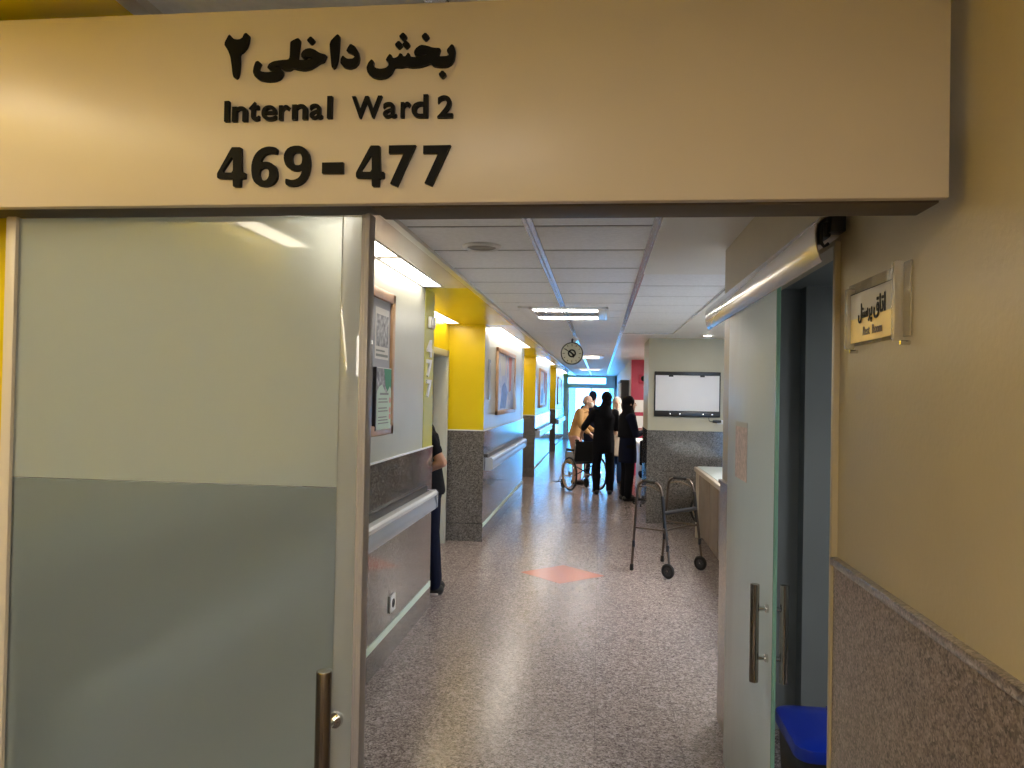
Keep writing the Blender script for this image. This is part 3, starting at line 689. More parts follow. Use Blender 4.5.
# ------------------------------------------------------------------ rest room sign: acrylic holder
r = thing('door_sign', 'clear acrylic and brass rest room sign on the beige wall', 'sign', (0.645, 1.83, 1.82))
MB().box(0.648, 0.652, 1.69, 2.09, 1.830, 1.992, 0.001).build('back_plate', 'acrylic', r)
MB().box(0.636, 0.640, 1.742, 2.035, 1.836, 1.960).build('brass_plate', 'brass', r)
MB().box(0.6355, 0.6405, 1.742, 2.035, 1.896, 1.960).build('silver_panel', 'sign_silver', r)
MB().box(0.626, 0.648, 2.037, 2.055, 1.822, 1.978, 0.004).build('side_bar', 'acrylic', r)
MB().box(0.626, 0.648, 1.722, 1.738, 1.822, 1.996, 0.004).build('side_bar', 'acrylic', r)
for q in (2.03, 1.70): MB().cone((0.632, q, 1.816), (0.652, q, 1.816), 0.005).build('screw', 'chrome', r)
def wall_text(body, y_left, y_right, z0, z1, xf, name, mat, parent, off=0.0):
    c = bpy.data.curves.new('g', 'FONT'); c.body = body; c.size = 1; c.offset = off; c.resolution_u = 3
    o = bpy.data.objects.new('g', c); COL.objects.link(o); bpy.context.view_layer.update()
    me = bpy.data.meshes.new_from_object(o.evaluated_get(bpy.context.evaluated_depsgraph_get())); bpy.data.objects.remove(o)
    xs = [v.co.x for v in me.vertices]; ys = [v.co.y for v in me.vertices]
    x0, x1, y0, y1 = min(xs), max(xs), min(ys), max(ys)
    for v in me.vertices: v.co = Vector((xf, y_left+(v.co.x-x0)/(x1-x0)*(y_right-y_left), z0+(v.co.y-y0)/(y1-y0)*(z1-z0)))
    bm_ = bmesh.new(); bm_.from_mesh(me)
    s_ = -0.012 if xf < 0 else -0.0012
    ext = bmesh.ops.extrude_face_region(bm_, geom=list(bm_.faces))
    for v in [g_ for g_ in ext['geom'] if isinstance(g_, bmesh.types.BMVert)]: v.co.x += s_
    return MB().bm(bm_).build(name, mat, parent, smooth=None)
# shaped letters in visual order, left to right: word "personel", then "otagh"
w1 = '\uFEDE\uFEE8\uFEB3\uFEAE\uFB58'
w2 = '\uFED5\uFE8E\uFE97\uFE8D'
wall_text(w1, 1.975, 1.878, 1.878, 1.930, 0.6352, 'persian_lettering', 'sign_black', r, 0.015)
wall_text(w2, 1.868, 1.795, 1.884, 1.938, 0.6352, 'persian_lettering', 'sign_black', r, 0.015)
wall_text('Rest  Room', 1.94, 1.815, 1.850, 1.872, 0.6355, 'latin_lettering', 'wood_grey', r, 0.0)
MB().box(0.6345, 0.6352, 1.742, 2.035, 1.9585, 1.960).build('border_line', 'sign_black', r)

# ------------------------------------------------------------------ handrails, plates, socket on the left walls
def handrail(y0, y1, label):
    r = thing('handrail', label, 'handrail', (XL, (y0+y1)/2, 0.88), group='grey wall handrails')
    MB().prism([(XL+0.048, 0.815), (XL+0.075, 0.802), (XL+0.092, 0.81), (XL+0.098, 0.84), (XL+0.090, 0.865), (XL+0.082, 0.885), (XL+0.082, 0.90), (XL+0.048, 0.90)], 'y', y0, y1).build('bumper', 'rail_vinyl', r)
    MB().prism([(XL+0.030, 0.90), (XL+0.085, 0.90), (XL+0.100, 0.915), (XL+0.100, 0.935), (XL+0.088, 0.947), (XL+0.050, 0.949), (XL+0.030, 0.94)], 'y', y0, y1).build('grip', 'rail_vinyl_light', r)
    MB().box(XL+0.006, XL+0.03, y0+0.03, y1-0.03, 0.93, 0.985).build('painted_gap_shade', 'black_plastic', r)  # black strip standing in for the shade between grip and wall
    MB().box(XL+0.006, XL+0.048, y0+0.02, y1-0.02, 0.83, 0.90).build('wall_plate', 'dark_metal', r)
    for ye, s_ in ((y0, -1), (y1, 1)):
        MB().prism([(XL+0.010, 0.80), (XL+0.08, 0.80), (XL+0.101, 0.82), (XL+0.103, 0.93), (XL+0.085, 0.95), (XL+0.010, 0.95)], 'y', ye-0.004, ye+s_*0.03).build('end_cap', 'rail_vinyl', r)
handrail(1.75, 5.70, 'nearest grey handrail on the granite wall beside the glass door')
handrail(8.76, 12.78, 'second grey handrail, below the large framed poster')
handrail(15.7, 19.8, 'third grey handrail, past the second yellow pillar')
handrail(23.0, 27.3, 'most distant grey handrail, by the bright window')
def glyph(ch, y0, y1, z0, z1, parent): return wall_text(ch, y0, y1, z0, z1, XL+0.012, 'digit', 'white_plastic', parent, 0.035)
r = thing('room_number', 'white digits 477 set one above another on the yellow end band', 'number', (XL, 5.76, 1.65))
for ch, z in (('4', 1.965), ('7', 1.81), ('7', 1.655)): 
    o = glyph(ch, 5.67, 5.83, z, z+0.135, r)
r = thing('call_lamp', 'small white nurse call lamp box above the white digits', 'lamp', (XL, 5.75, 2.2))
MB().box(XL, XL+0.035, 5.70, 5.82, 2.185, 2.275, 0.008).build('housing', 'white_plastic', r)
MB().box(XL+0.034, XL+0.045, 5.73, 5.79, 2.20, 2.26, 0.006).build('lens', 'paper_white', r)
r = thing('room_plaque', 'narrow grey plaque on the second wall beside the yellow pillar', 'sign', (XL, 8.95, 1.9))
MB().box(XL, XL+0.012, 8.90, 9.02, 1.62, 2.10, 0.003).build('plate', 'rail_vinyl', r)
MB().box(XL+0.012, XL+0.015, 8.92, 9.0, 1.66, 2.06, 0.002).build('insert', 'pin_board', r)
r = thing('wall_socket', 'small white power socket low on the nearest granite wall', 'socket', (XL, 4.8, 0.33))
MB().box(XL+0.006, XL+0.018, 4.745, 4.865, 0.275, 0.385, 0.004).build('plate', 'white_plastic', r)
MB().lathe([(0.028, 0.0), (0.028, 0.003), (0.022, 0.003), (0.02, -0.004)], (XL+0.018, 4.805, 0.33), (1, 0, 0), 24).build('outlet', 'dark_metal', r)

# ------------------------------------------------------------------ framed boards
def frame(name, label, y0, y1, z0, z1, inner):
    r = thing(name, label, 'picture frame', (XL, (y0+y1)/2, z0))
    w_ = 0.06; xa, xb = XL-0.002, XL+0.03
    fr = MB()
    for q in ((y0, y0+w_, z0, z1), (y1-w_, y1, z0, z1), (y0, y1, z0, z0+w_), (y0, y1, z1-w_, z1)): fr.box(xa, xb, *q, 0.006)
    fr.build('frame', 'wood_beech', r)
    MB().box(XL-0.001, XL+0.012, y0+w_*0.8, y1-w_*0.8, z0+w_*0.8, z1-w_*0.8).build('backing', inner, r)
    return r
frame('notice_board', 'beech framed noticeboard on the wall just past the glass door', 3.35, 4.68, 1.43, 2.30, 'pin_board')
frame('framed_poster', 'large beech framed poster on the second wall past the doorway', 9.58, 11.62, 1.42, 2.29, 'poster_print')
frame('framed_poster', 'smaller looking framed poster on the third wall, further down the corridor', 16.45, 18.5, 1.40, 2.27, 'poster_print')
frame('framed_poster', 'most distant framed poster on the left wall near the window', 23.6, 25.8, 1.40, 2.27, 'poster_print')
for o_, y_ in (('framed_poster', 9.58), ('framed_poster.001', 16.45)):
    q_ = bpy.data.objects[o_]; X3 = XL+0.0122
    MB().prism([(y_+1.25, 2.22), (y_+1.62, 2.22), (y_+1.55, 1.75), (y_+1.36, 1.72)], 'x', X3, X3+0.0008).build('red_print', 'pink_ink', q_)
    MB().prism([(y_+0.35, 1.50), (y_+0.95, 1.50), (y_+1.15, 1.72), (y_+0.85, 1.86), (y_+0.55, 1.80)], 'x', X3, X3+0.0008).build('blue_print', 'ink_blue', q_)
    MB().prism([(y_+0.25, 2.20), (y_+0.9, 2.20), (y_+0.85, 1.95), (y_+0.45, 1.93)], 'x', X3, X3+0.0008).build('pale_print', 'paper_white', q_)
pp = tag(MB().box(XL+0.0125, XL+0.0140, 4.30, 4.585, 1.885, 2.19).build('photo_sheet', 'paper_white', None), 'printed photo sheet pinned at the top of the noticeboard', 'paper')
MB().box(XL+0.0142, XL+0.0148, 4.32, 4.57, 1.96, 2.15).build('printed_picture', 'photo_print', pp)
MB().box(XL+0.0142, XL+0.0148, 4.32, 4.57, 1.90, 1.915).box(XL+0.0142, XL+0.0148, 4.32, 4.5, 1.93, 1.94).build('caption', 'ink_grey', pp)
br = tag(MB().box(XL+0.0125, XL+0.03, 4.29, 4.605, 1.462, 1.835).build('leaflet', 'paper_white', None), 'green and white leaflet at the bottom of the noticeboard', 'leaflet')
X2 = XL+0.0302
MB().box(X2, X2+0.0006, 4.30, 4.6, 1.68, 1.83).build('leaflet_picture', 'photo_print', br)
MB().prism([(4.44, 1.83), (4.6, 1.83), (4.6, 1.72), (4.53, 1.685), (4.48, 1.72)], 'x', X2+0.0007, X2+0.0013).build('green_flash', 'green_ink', br)
MB().prism([(4.60, 1.466), (4.60, 1.70), (4.57, 1.725), (4.53, 1.70), (4.49, 1.68), (4.45, 1.705), (4.40, 1.735), (4.34, 1.72), (4.30, 1.69), (4.30, 1.466)], 'x', X2+0.0014, X2+0.002).build('mint_panel', 'mint_ink', br)
lt = MB()
for k in range(9):
    if k in (3, 6): continue
    lt.box(X2+0.0021, X2+0.0025, 4.33, 4.55-0.02*(k % 3), 1.500+0.018*k, 1.507+0.018*k)
lt.box(X2+0.0021, X2+0.0025, 4.36, 4.54, 1.672, 1.684); lt.build('text_lines', 'ink_grey', br)
for q in (1.64, 1.58, 1.54): MB().lathe([(0.018, 0), (0.018, 0.0006)], (X2+0.0021, 4.575, q), (1, 0, 0), 16).build('pink_spot', 'pink_ink', br)
MB().box(XL+0.0126, XL+0.032, 4.275, 4.29, 1.462, 1.835).build('holder_edge', 'black_plastic', br)
tw = tag(MB().loft([((XL+0.043, 11.25, 1.88), 0.004, 0.03), ((XL+0.043, 11.32, 1.72), 0.006, 0.12), ((XL+0.043, 11.42, 1.50), 0.008, 0.22), ((XL+0.043, 11.44, 1.47), 0.008, 0.20)]).build('hung_paper', 'paper_white', None), 'white sheet hanging over the lower corner of the large framed poster', 'paper')

# ------------------------------------------------------------------ whiteboard, adapter
YW = 10.36
r = thing('whiteboard', 'whiteboard with black top and bottom bars on the pier wall', 'whiteboard', (1.155, YW, 1.43))
MB().box(0.735, 1.575, YW-0.022, YW-0.004, 1.50, 2.005, 0.003).build('writing_surface', 'board_white', r)
MB().box(0.722, 1.588, YW-0.03, YW-0.002, 1.985, 2.035, 0.008).build('top_bar', 'black_plastic', r)
MB().box(0.722, 1.588, YW-0.045, YW-0.002, 1.432, 1.512, 0.008).build('bottom_bar', 'black_plastic', r)
for q in (0.722, 1.572): MB().box(q, q+0.016, YW-0.028, YW-0.002, 1.50, 1.99, 0.003).build('side_bar', 'black_plastic', r)
for x in (0.93, 1.06, 1.36, 1.48): MB().lathe([(0.011, 0), (0.011, 0.004), (0.004, 0.006)], (x, YW-0.045, 1.47), (0, -1, 0), 14).build('knob', 'chrome', r)
for x in (0.94, 1.35): MB().box(x-0.03, x+0.03, YW-0.034, YW-0.02, 1.965, 1.992, 0.005).build('clip', 'black_plastic', r)
r = thing('power_adapter', 'black adapter with a thin cable plugged in below the whiteboard', 'adapter', (1.53, YW, 1.36))
MB().box(1.55, 1.66, YW-0.008, YW, 1.345, 1.40, 0.003).build('socket_plate', 'white_plastic', r)
MB().box(1.49, 1.60, YW-0.05, YW-0.008, 1.365, 1.40, 0.006).build('plug', 'black_plastic', r)
MB().tube(fillet([(1.50, YW-0.03, 1.38), (1.45, YW-0.02, 1.375), (1.44, YW-0.012, 1.43)], 0.03), 0.004, 6).build('cable', 'black_plastic', r)

# ------------------------------------------------------------------ counter: cabinet units under one worktop
XC = 1.178
worktop = thing('worktop', 'long counter worktop with a glassy pale top by the walking frame', 'worktop', (1.45, 8.0, 0.79))
MB().box(XC-0.012, 1.80, 5.6, 9.58, 0.79, 0.842, 0.004).build('slab', 'counter_cream', worktop)
MB().box(XC+0.03, 1.78, 5.62, 9.55, 0.8425, 0.850, 0.002).build('glass_top', 'counter_top', worktop)
units = [(8.50, 9.40, 'end cabinet of the counter, farthest from the glass door'), (7.90, 8.50, 'second counter cabinet from the far end'), (7.25, 7.90, 'third counter cabinet from the far end, beside the doorway wall'), (6.6, 7.25, 'nearest counter cabinet, mostly hidden by the glass door')]
for y0, y1, lab in units:
    r = thing('cabinet', lab, 'cabinet', (1.48, (y0+y1)/2, 0), group='cabinets under the counter')
    MB().box(XC+0.05, 1.78, y0+0.002, y1-0.002, 0.08, 0.788).box(XC+0.09, 1.74, y0+0.02, y1-0.02, 0.0, 0.08).build('body', 'wood_grey', r)
    dr = MB().box(XC+0.028, XC+0.048, y0+0.010, y1-0.010, 0.07, 0.77, 0.003).build('door', 'wood_grey', r)
r = tag(MB().box(XC-0.004, 1.79, 9.402, 9.45, 0, 0.788, 0.003).build('end_panel', 'counter_cream', None, org=(1.48, 9.42, 0)), 'pale end panel closing the far end of the counter', 'panel')

# ------------------------------------------------------------------ pedal bin in the rest room
r = thing('waste_bin', 'black bin with a blue swing lid inside the rest room doorway', 'bin', (0.935, 2.98, 0))
def rrect(cx, cy, a, b, rad, n=5):
    o = []
    for sx, sy, t0 in ((1, 1, 0), (-1, 1, PI/2), (-1, -1, PI), (1, -1, 1.5*PI)):
        for i in range(n+1):
            t_ = t0+PI/2*i/n; o.append((cx+sx*(a-rad)+rad*math.cos(t_), cy+sy*(b-rad)+rad*math.sin(t_)))
    return o
def rlayers(mb, layers):
    n = len(layers[0][0]); vs = [(x, y, z) for ring, z in layers for x, y in ring]
    fs = [(j*n+i, j*n+(i+1) % n, (j+1)*n+(i+1) % n, (j+1)*n+i) for j in range(len(layers)-1) for i in range(n)]
    fs += [tuple(range(n-1, -1, -1)), tuple((len(layers)-1)*n+i for i in range(n))]
    return mb.add(vs, fs)
cx, cy = 0.935, 2.98
rlayers(MB(), [(rrect(cx, cy, 0.19, 0.17, 0.05), 0.0), (rrect(cx, cy, 0.21, 0.19, 0.05), 0.385), (rrect(cx, cy, 0.215, 0.195, 0.05), 0.430)]).build('body', 'black_plastic', r)
lid = rlayers(MB(), [(rrect(cx, cy, 0.225, 0.205, 0.06), 0.420), (rrect(cx, cy, 0.228, 0.208, 0.06), 0.437), (rrect(cx, cy, 0.222, 0.202, 0.06), 0.461), (rrect(cx, cy, 0.20, 0.18, 0.05), 0.471), (rrect(cx, cy, 0.10, 0.09, 0.03), 0.479)]).build('lid', 'blue_plastic', r)
MB().tube([(cx-0.02, cy+0.18, 0.474), (cx-0.02, cy, 0.481), (cx-0.02, cy-0.19, 0.471)], 0.004, 6).build('lid_ridge', 'blue_plastic', lid)
MB().box(cx-0.03, cx+0.20, cy+0.14, cy+0.16, 0.467, 0.483, 0.006).build('hinge', 'blue_plastic', lid)
MB().box(cx-0.05, cx+0.05, cy-0.27, cy-0.185, 0.02, 0.035, 0.005).build('pedal', 'dark_metal', r)

# ------------------------------------------------------------------ walking frame
r = thing('walking_frame', 'folding metal walking frame with two front wheels on the corridor floor', 'walker', (0.68, 7.6, 0))
A_, B_, C_, D_ = Vector((0.335, 7.52, 0)), Vector((0.675, 7.25, 0)), Vector((0.665, 7.97, 0)), Vector((1.025, 7.67, 0))
def side(R, Fv, nm):
    d_ = (Fv-R); dn = d_.normalized()
    top_r = R+d_*0.14+Vector((0, 0, 0.875)); top_f = R+d_*0.70+Vector((0, 0, 0.875))
    foot_r = R+Vector((0, 0, 0.03)); foot_f = Fv+Vector((0, 0, 0.075))
    MB().tube(fillet([foot_r, top_r, top_f, R+d_*0.79+Vector((0, 0, 0.74)), foot_f], 0.09, 7), 0.0125, 12).build('side_tube', 'walker_tube', r)
    g1, g2 = R+d_*0.27+Vector((0, 0, 0.876)), R+d_*0.60+Vector((0, 0, 0.876))
    MB().tube([g1, g2], 0.0175, 12).build('hand_grip', 'black_rubber', r)
    m1 = R+(top_r-R)*0.48; m2 = foot_f+(R+d_*0.79+Vector((0, 0, 0.74))-foot_f)*0.54
    MB().tube([m1, m2], 0.009, 10).build('side_bar', 'walker_tube', r)
    u1 = R+(top_r-R)*0.93; u2 = R+d_*0.75+Vector((0, 0, 0.79))
    MB().tube(fillet([u1, (u1+u2)/2+Vector((0, 0, 0.045)), u2], 0.1), 0.006, 8).build('brace', 'walker_tube', r)
    MB().lathe([(0.016, 0.0), (0.019, 0.004), (0.018, 0.03), (0.016, 0.06)], R, n=16).build('rubber_foot', 'black_rubber', r)
    # leg locks
    q = R+(top_r-R)*0.3; MB().cone(q-Vector((0, 0, 0.03)), q+Vector((0, 0, 0.03)), 0.0155, n=14).build('height_collar', 'dark_metal', r)
    q = foot_f+(m2-foot_f)*0.55; MB().cone(q-Vector((0, 0, 0.03)), q+Vector((0, 0, 0.03)), 0.0155, n=14).build('height_collar', 'dark_metal', r)
    k1 = R+d_*0.78+Vector((0, 0, 0.755)); k2 = R+d_*0.86+Vector((0, 0, 0.46))
    MB().tube([k1, k2], 0.018, 12).build('folding_sleeve', 'black_plastic', r)
    ax = Vector((dn.y, -dn.x, 0))
    wc = Fv+Vector((0, 0, 0.07))+ax*0.03
    wh = MB().torus(wc, ax, 0.054, 0.016, 30, 10).build('wheel', 'black_rubber', r)
    hb = MB().lathe([(0.042, -0.008), (0.042, 0.008)], wc, ax, 24)
    for k in range(5):
        u = ax.orthogonal().normalized(); w_ = ax.cross(u); t_ = k*2*PI/5
        hb.cone(wc+(u*math.cos(t_)+w_*math.sin(t_))*0.02+ax*0.008, wc+(u*math.cos(t_)+w_*math.sin(t_))*0.02+ax*0.012, 0.009, n=10)
    hb.build('wheel_hub', 'dark_metal', wh)
    MB().cone(Fv+Vector((0, 0, 0.07))-ax*0.012, wc+ax*0.012, 0.007).build('axle', 'chrome', r)
    return k1, k2
k1, k2 = side(A_, B_, 'l'); k3, k4 = side(C_, D_, 'r')
MB().tube([k1+(k2-k1)*0.55, k3+(k4-k3)*0.55], 0.020, 12).build('front_bar', 'dark_metal', r)
a_, b_ = k2-Vector((0, 0, 0.03)), k4-Vector((0, 0, 0.03)); dn = (D_-B_).normalized(); ou = Vector((dn.y, -dn.x, 0))
MB().tube([a_, a_+(b_-a_)*0.25-ou*0.03, a_+(b_-a_)*0.75-ou*0.03, b_], 0.010, 10).build('lower_bar', 'walker_tube', r)

# ------------------------------------------------------------------ wheelchair (faces local +Y)
def wheelchair(loc, rz, label):
    r = thing('wheelchair', label, 'wheelchair', loc, local=True, rz=rz)
    for s_ in (-1, 1):
        x = s_*0.29
        wh = MB().torus((x, 0, 0.30), (1, 0, 0), 0.283, 0.017, 48, 10).build('wheel', 'black_rubber', r)
        MB().torus((x, 0, 0.30), (1, 0, 0), 0.262, 0.010, 48, 8).torus((x, 0, 0.30), (1, 0, 0), 0.267, 0.006, 40, 6).build('rim', 'chrome', wh)
        MB().torus((x+s_*0.035, 0, 0.30), (1, 0, 0), 0.245, 0.009, 44, 8).build('push_rim', 'wood_beech', wh)
        sp = MB().lathe([(0.03, -0.03), (0.035, 0), (0.03, 0.03)], (x, 0, 0.30), (1, 0, 0), 16)
        for k in range(12):
            t_ = k*PI/6; sp.tube([(x, 0, 0.30), (x, 0.26*math.cos(t_), 0.30+0.26*math.sin(t_))], 0.004, 5)
        sp.build('spokes', 'chrome', wh)
        xf = s_*0.235
        MB().tube(fillet([(xf, -0.02, 0.22), (xf, -0.06, 0.60), (xf, -0.10, 0.90), (xf, -0.21, 0.90)], 0.05), 0.012, 10).build('back_post', 'chrome', r)
        MB().tube([(xf, -0.12, 0.90), (xf, -0.22, 0.90)], 0.018, 10).build('push_handle', 'black_rubber', r)
        MB().tube(fillet([(xf, -0.05, 0.47), (xf, 0.42, 0.47), (xf, 0.50, 0.20), (xf, 0.62, 0.09)], 0.06), 0.012, 10).tube([(xf, -0.02, 0.24), (xf, 0.46, 0.24)], 0.011, 8).build('side_frame', 'chrome', r)
        MB().tube(fillet([(xf, -0.06, 0.60), (xf, -0.04, 0.70), (xf, 0.28, 0.70), (xf, 0.32, 0.47)], 0.04), 0.011, 10).build('arm_frame', 'dark_metal', r)
        MB().box(xf-0.028, xf+0.028, -0.02, 0.26, 0.705, 0.735, 0.01).build('armrest', 'black_rubber', r)
        MB().box(xf-0.005, xf+0.005, -0.02, 0.28, 0.49, 0.68, 0.003).build('side_guard', 'rail_vinyl', r)
        fk = MB().tube(fillet([(xf, 0.42, 0.24), (xf, 0.43, 0.17), (xf+0.02*s_, 0.41, 0.09)], 0.02), 0.010, 8).build('caster_fork', 'chrome', r)
        MB().torus((xf, 0.40, 0.09), (1, 0, 0), 0.068, 0.022, 28, 8).lathe([(0.05, -0.008), (0.05, 0.008)], (xf, 0.40, 0.09), (1, 0, 0), 18).build('caster_wheel', 'black_rubber', fk)
        MB().box(xf-0.075, xf+0.075, 0.58, 0.74, 0.085, 0.10, 0.006).build('footplate', 'black_plastic', r)
    MB().box(-0.225, 0.225, -0.03, 0.40, 0.475, 0.505, 0.012).build('seat', 'seat_vinyl', r)
    MB().prism([(-0.075, 0.52), (-0.045, 0.52), (-0.085, 0.88), (-0.115, 0.88)], 'x', -0.235, 0.235).build('backrest', 'seat_vinyl', r)
    MB().tube([(-0.22, 0.05, 0.24), (0.22, 0.05, 0.46)], 0.011, 8).tube([(0.22, 0.07, 0.24), (-0.22, 0.07, 0.46)], 0.011, 8).build('cross_brace', 'dark_metal', r)
    return r
wc_ = wheelchair((-0.25, 13.66, 0), 0.47, 'wheelchair with pale push rims in front of the man in tan')
w2_ = copy_tree(wc_); w2_.location = (1.46, 9.92, 0); w2_.rotation_euler.z = -PI/2+0.12; w2_.scale = (0.82, 0.82, 0.82)
w2_['label'] = 'dark wheelchair parked behind the far end of the counter'

# ------------------------------------------------------------------ far station: desk, chair, cabinet, papers
r = thing('desk', 'white desk past the pier, behind the woman in black', 'desk', (1.05, 13.6, 0))
MB().box(0.66, 1.45, 12.6, 14.7, 0.86, 0.90, 0.006).build('desktop', 'paint_white', r)
MB().box(0.70, 0.74, 12.65, 14.65, 0, 0.86, 0.004).build('front_panel', 'counter_cream', r)
MB().box(0.74, 1.42, 12.65, 12.69, 0, 0.86, 0.004).build('leg', 'wood_grey', r)
MB().box(0.74, 1.42, 14.6, 14.64, 0, 0.86, 0.004).build('leg', 'wood_grey', r)
r = thing('monitor', 'dark computer monitor on the white desk', 'monitor', (1.0, 13.4, 0.9))
MB().box(0.80, 1.25, 13.38, 13.42, 1.02, 1.30, 0.008).build('screen', 'black_plastic', r)
MB().cone((1.02, 13.42, 0.91), (1.02, 13.42, 1.05), 0.02).box(0.92, 1.12, 13.33, 13.50, 0.90, 0.915, 0.004).build('stand', 'black_plastic', r)
for k, (y, z, lab) in enumerate(((16.49, 1.36, 'upper white notice on the red wall behind the woman in black'), (16.49, 1.02, 'lower white notice on the red wall above the desk'))):
    tag(MB().box(0.70+0.02*k, 0.93, y-0.004, y, z, z+0.26, 0.001).build('wall_notice', 'paper_white', None, org=(0.8, y, z)), lab, 'notice')
r = thing('alarm_box', 'small dark red alarm box high on the red wall', 'alarm', (0.92, 16.5, 2.0))
MB().box(0.82, 1.02, 16.44, 16.5, 1.98, 2.18, 0.012).build('housing', 'paint_red', r)
MB().lathe([(0.06, 0), (0.05, 0.02), (0.01, 0.03)], (0.92, 16.44, 2.08), (0, -1, 0), 20).build('sounder', 'sign_black', r)
r = thing('tall_cabinet', 'tall dark framed cabinet with white doors along the far right wall', 'cabinet', (0.55, 18.5, 0))
MB().box(0.47, 0.64, 17.2, 19.8, 0.0, 0.06).box(0.45, 0.64, 17.2, 19.8, 2.0, 2.06, 0.004).box(0.47, 0.64, 17.2, 17.26, 0.06, 2.0).box(0.47, 0.64, 19.74, 19.8, 0.06, 2.0).box(0.60, 0.64, 17.26, 19.74, 0.06, 2.0).build('carcass', 'dark_metal', r)
for k in range(2):
    dr = MB().box(0.45, 0.472, 17.28+1.24*k, 18.50+1.22*k, 0.08, 1.99, 0.004).build('door', 'paint_white', r)
    MB().tube([(0.445, 18.44+0.14*k, 0.95), (0.445, 18.44+0.14*k, 1.15)], 0.008, 8).build('handle', 'dark_metal', dr)
r = thing('office_chair', 'black swivel chair between the woman in black and the pier', 'chair', (0.80, 12.0, 0))
MB().box(0.62, 1.02, 11.82, 12.22, 0.44, 0.52, 0.03, 3).build('seat', 'cloth_black', r)
MB().box(0.64, 1.0, 12.20, 12.27, 0.60, 1.0, 0.03, 3).build('backrest', 'cloth_black', r)
MB().tube([(0.82, 12.1, 0.46), (0.82, 12.26, 0.5), (0.82, 12.28, 0.7)], 0.015, 8).build('back_bracket', 'dark_metal', r)
MB().cone((0.82, 12.02, 0.08), (0.82, 12.02, 0.45), 0.025).build('gas_lift', 'chrome', r)
for k in range(5):
    t_ = k*2*PI/5+0.3; q = Vector((0.82+0.27*math.cos(t_), 12.02+0.27*math.sin(t_), 0.075))
    lg = MB().tube([(0.82, 12.02, 0.10), q], [0.025, 0.016], 8).build('leg', 'black_plastic', r)
    MB().torus((q.x, q.y, 0.03), (math.sin(t_), -math.cos(t_), 0), 0.018, 0.012, 16, 8).build('caster', 'black_rubber', lg)

# ------------------------------------------------------------------ people
def remesh(mb, name, mat, parent, voxel, smooth=4, fac=0.5):
    me = mb.mesh(name, mat); o = bpy.data.objects.new('tmp', me); COL.objects.link(o)
    m = o.modifiers.new('r', 'REMESH'); m.mode = 'VOXEL'; m.voxel_size = voxel; m.use_smooth_shade = True
    m2 = o.modifiers.new('s', 'SMOOTH'); m2.iterations = smooth; m2.factor = fac
    bpy.context.view_layer.update()
    out = bpy.data.meshes.new_from_object(o.evaluated_get(bpy.context.evaluated_depsgraph_get()))
    bpy.data.objects.remove(o); out.name = name
    out.materials.clear(); out.materials.append(MATS[mat])
    out.polygons.foreach_set('use_smooth', [True]*len(out.polygons))
    q = bpy.data.objects.new(name, out); COL.objects.link(q); q.parent = parent; ORG[q.name] = Vector((0, 0, 0))
    return q
def hand(mb, wrist, fore, side_v, curl=0.5, sc=1.0):
    """palm, four fingers, thumb; fore = direction of the hand, side_v = towards the thumb"""
    f = Vector(fore).normalized(); t_ = Vector(side_v); t_ = (t_-f*t_.dot(f)).normalized(); n_ = f.cross(t_)
    w = Vector(wrist); k = w+f*0.085*sc
    for q in (-0.028, -0.009, 0.010, 0.028): mb.cap(w+t_*q*0.5*sc, k+t_*q*sc, 0.015*sc, 0.0125*sc, 8)
    for q, L in ((0.030, 0.070), (0.010, 0.080), (-0.010, 0.074), (-0.029, 0.058)):
        a = k+t_*q*sc; d1 = (f*math.cos(curl*0.5)+n_*math.sin(curl*0.5)); d2 = (f*math.cos(curl*1.5)+n_*math.sin(curl*1.5))
        b = a+d1*L*0.5*sc; mb.cap(a, b, 0.0095*sc, 0.009*sc, 8); mb.cap(b, b+d2*L*0.5*sc, 0.009*sc, 0.0075*sc, 8)
    a = w+f*0.03*sc+t_*0.022*sc; b = a+(f*0.6+t_*0.8).normalized()*0.04*sc
    mb.cap(a, b, 0.012*sc, 0.0105*sc, 8); mb.cap(b, b+(f*0.9+t_*0.3+n_*0.3).normalized()*0.032*sc, 0.0105*sc, 0.009*sc, 8)
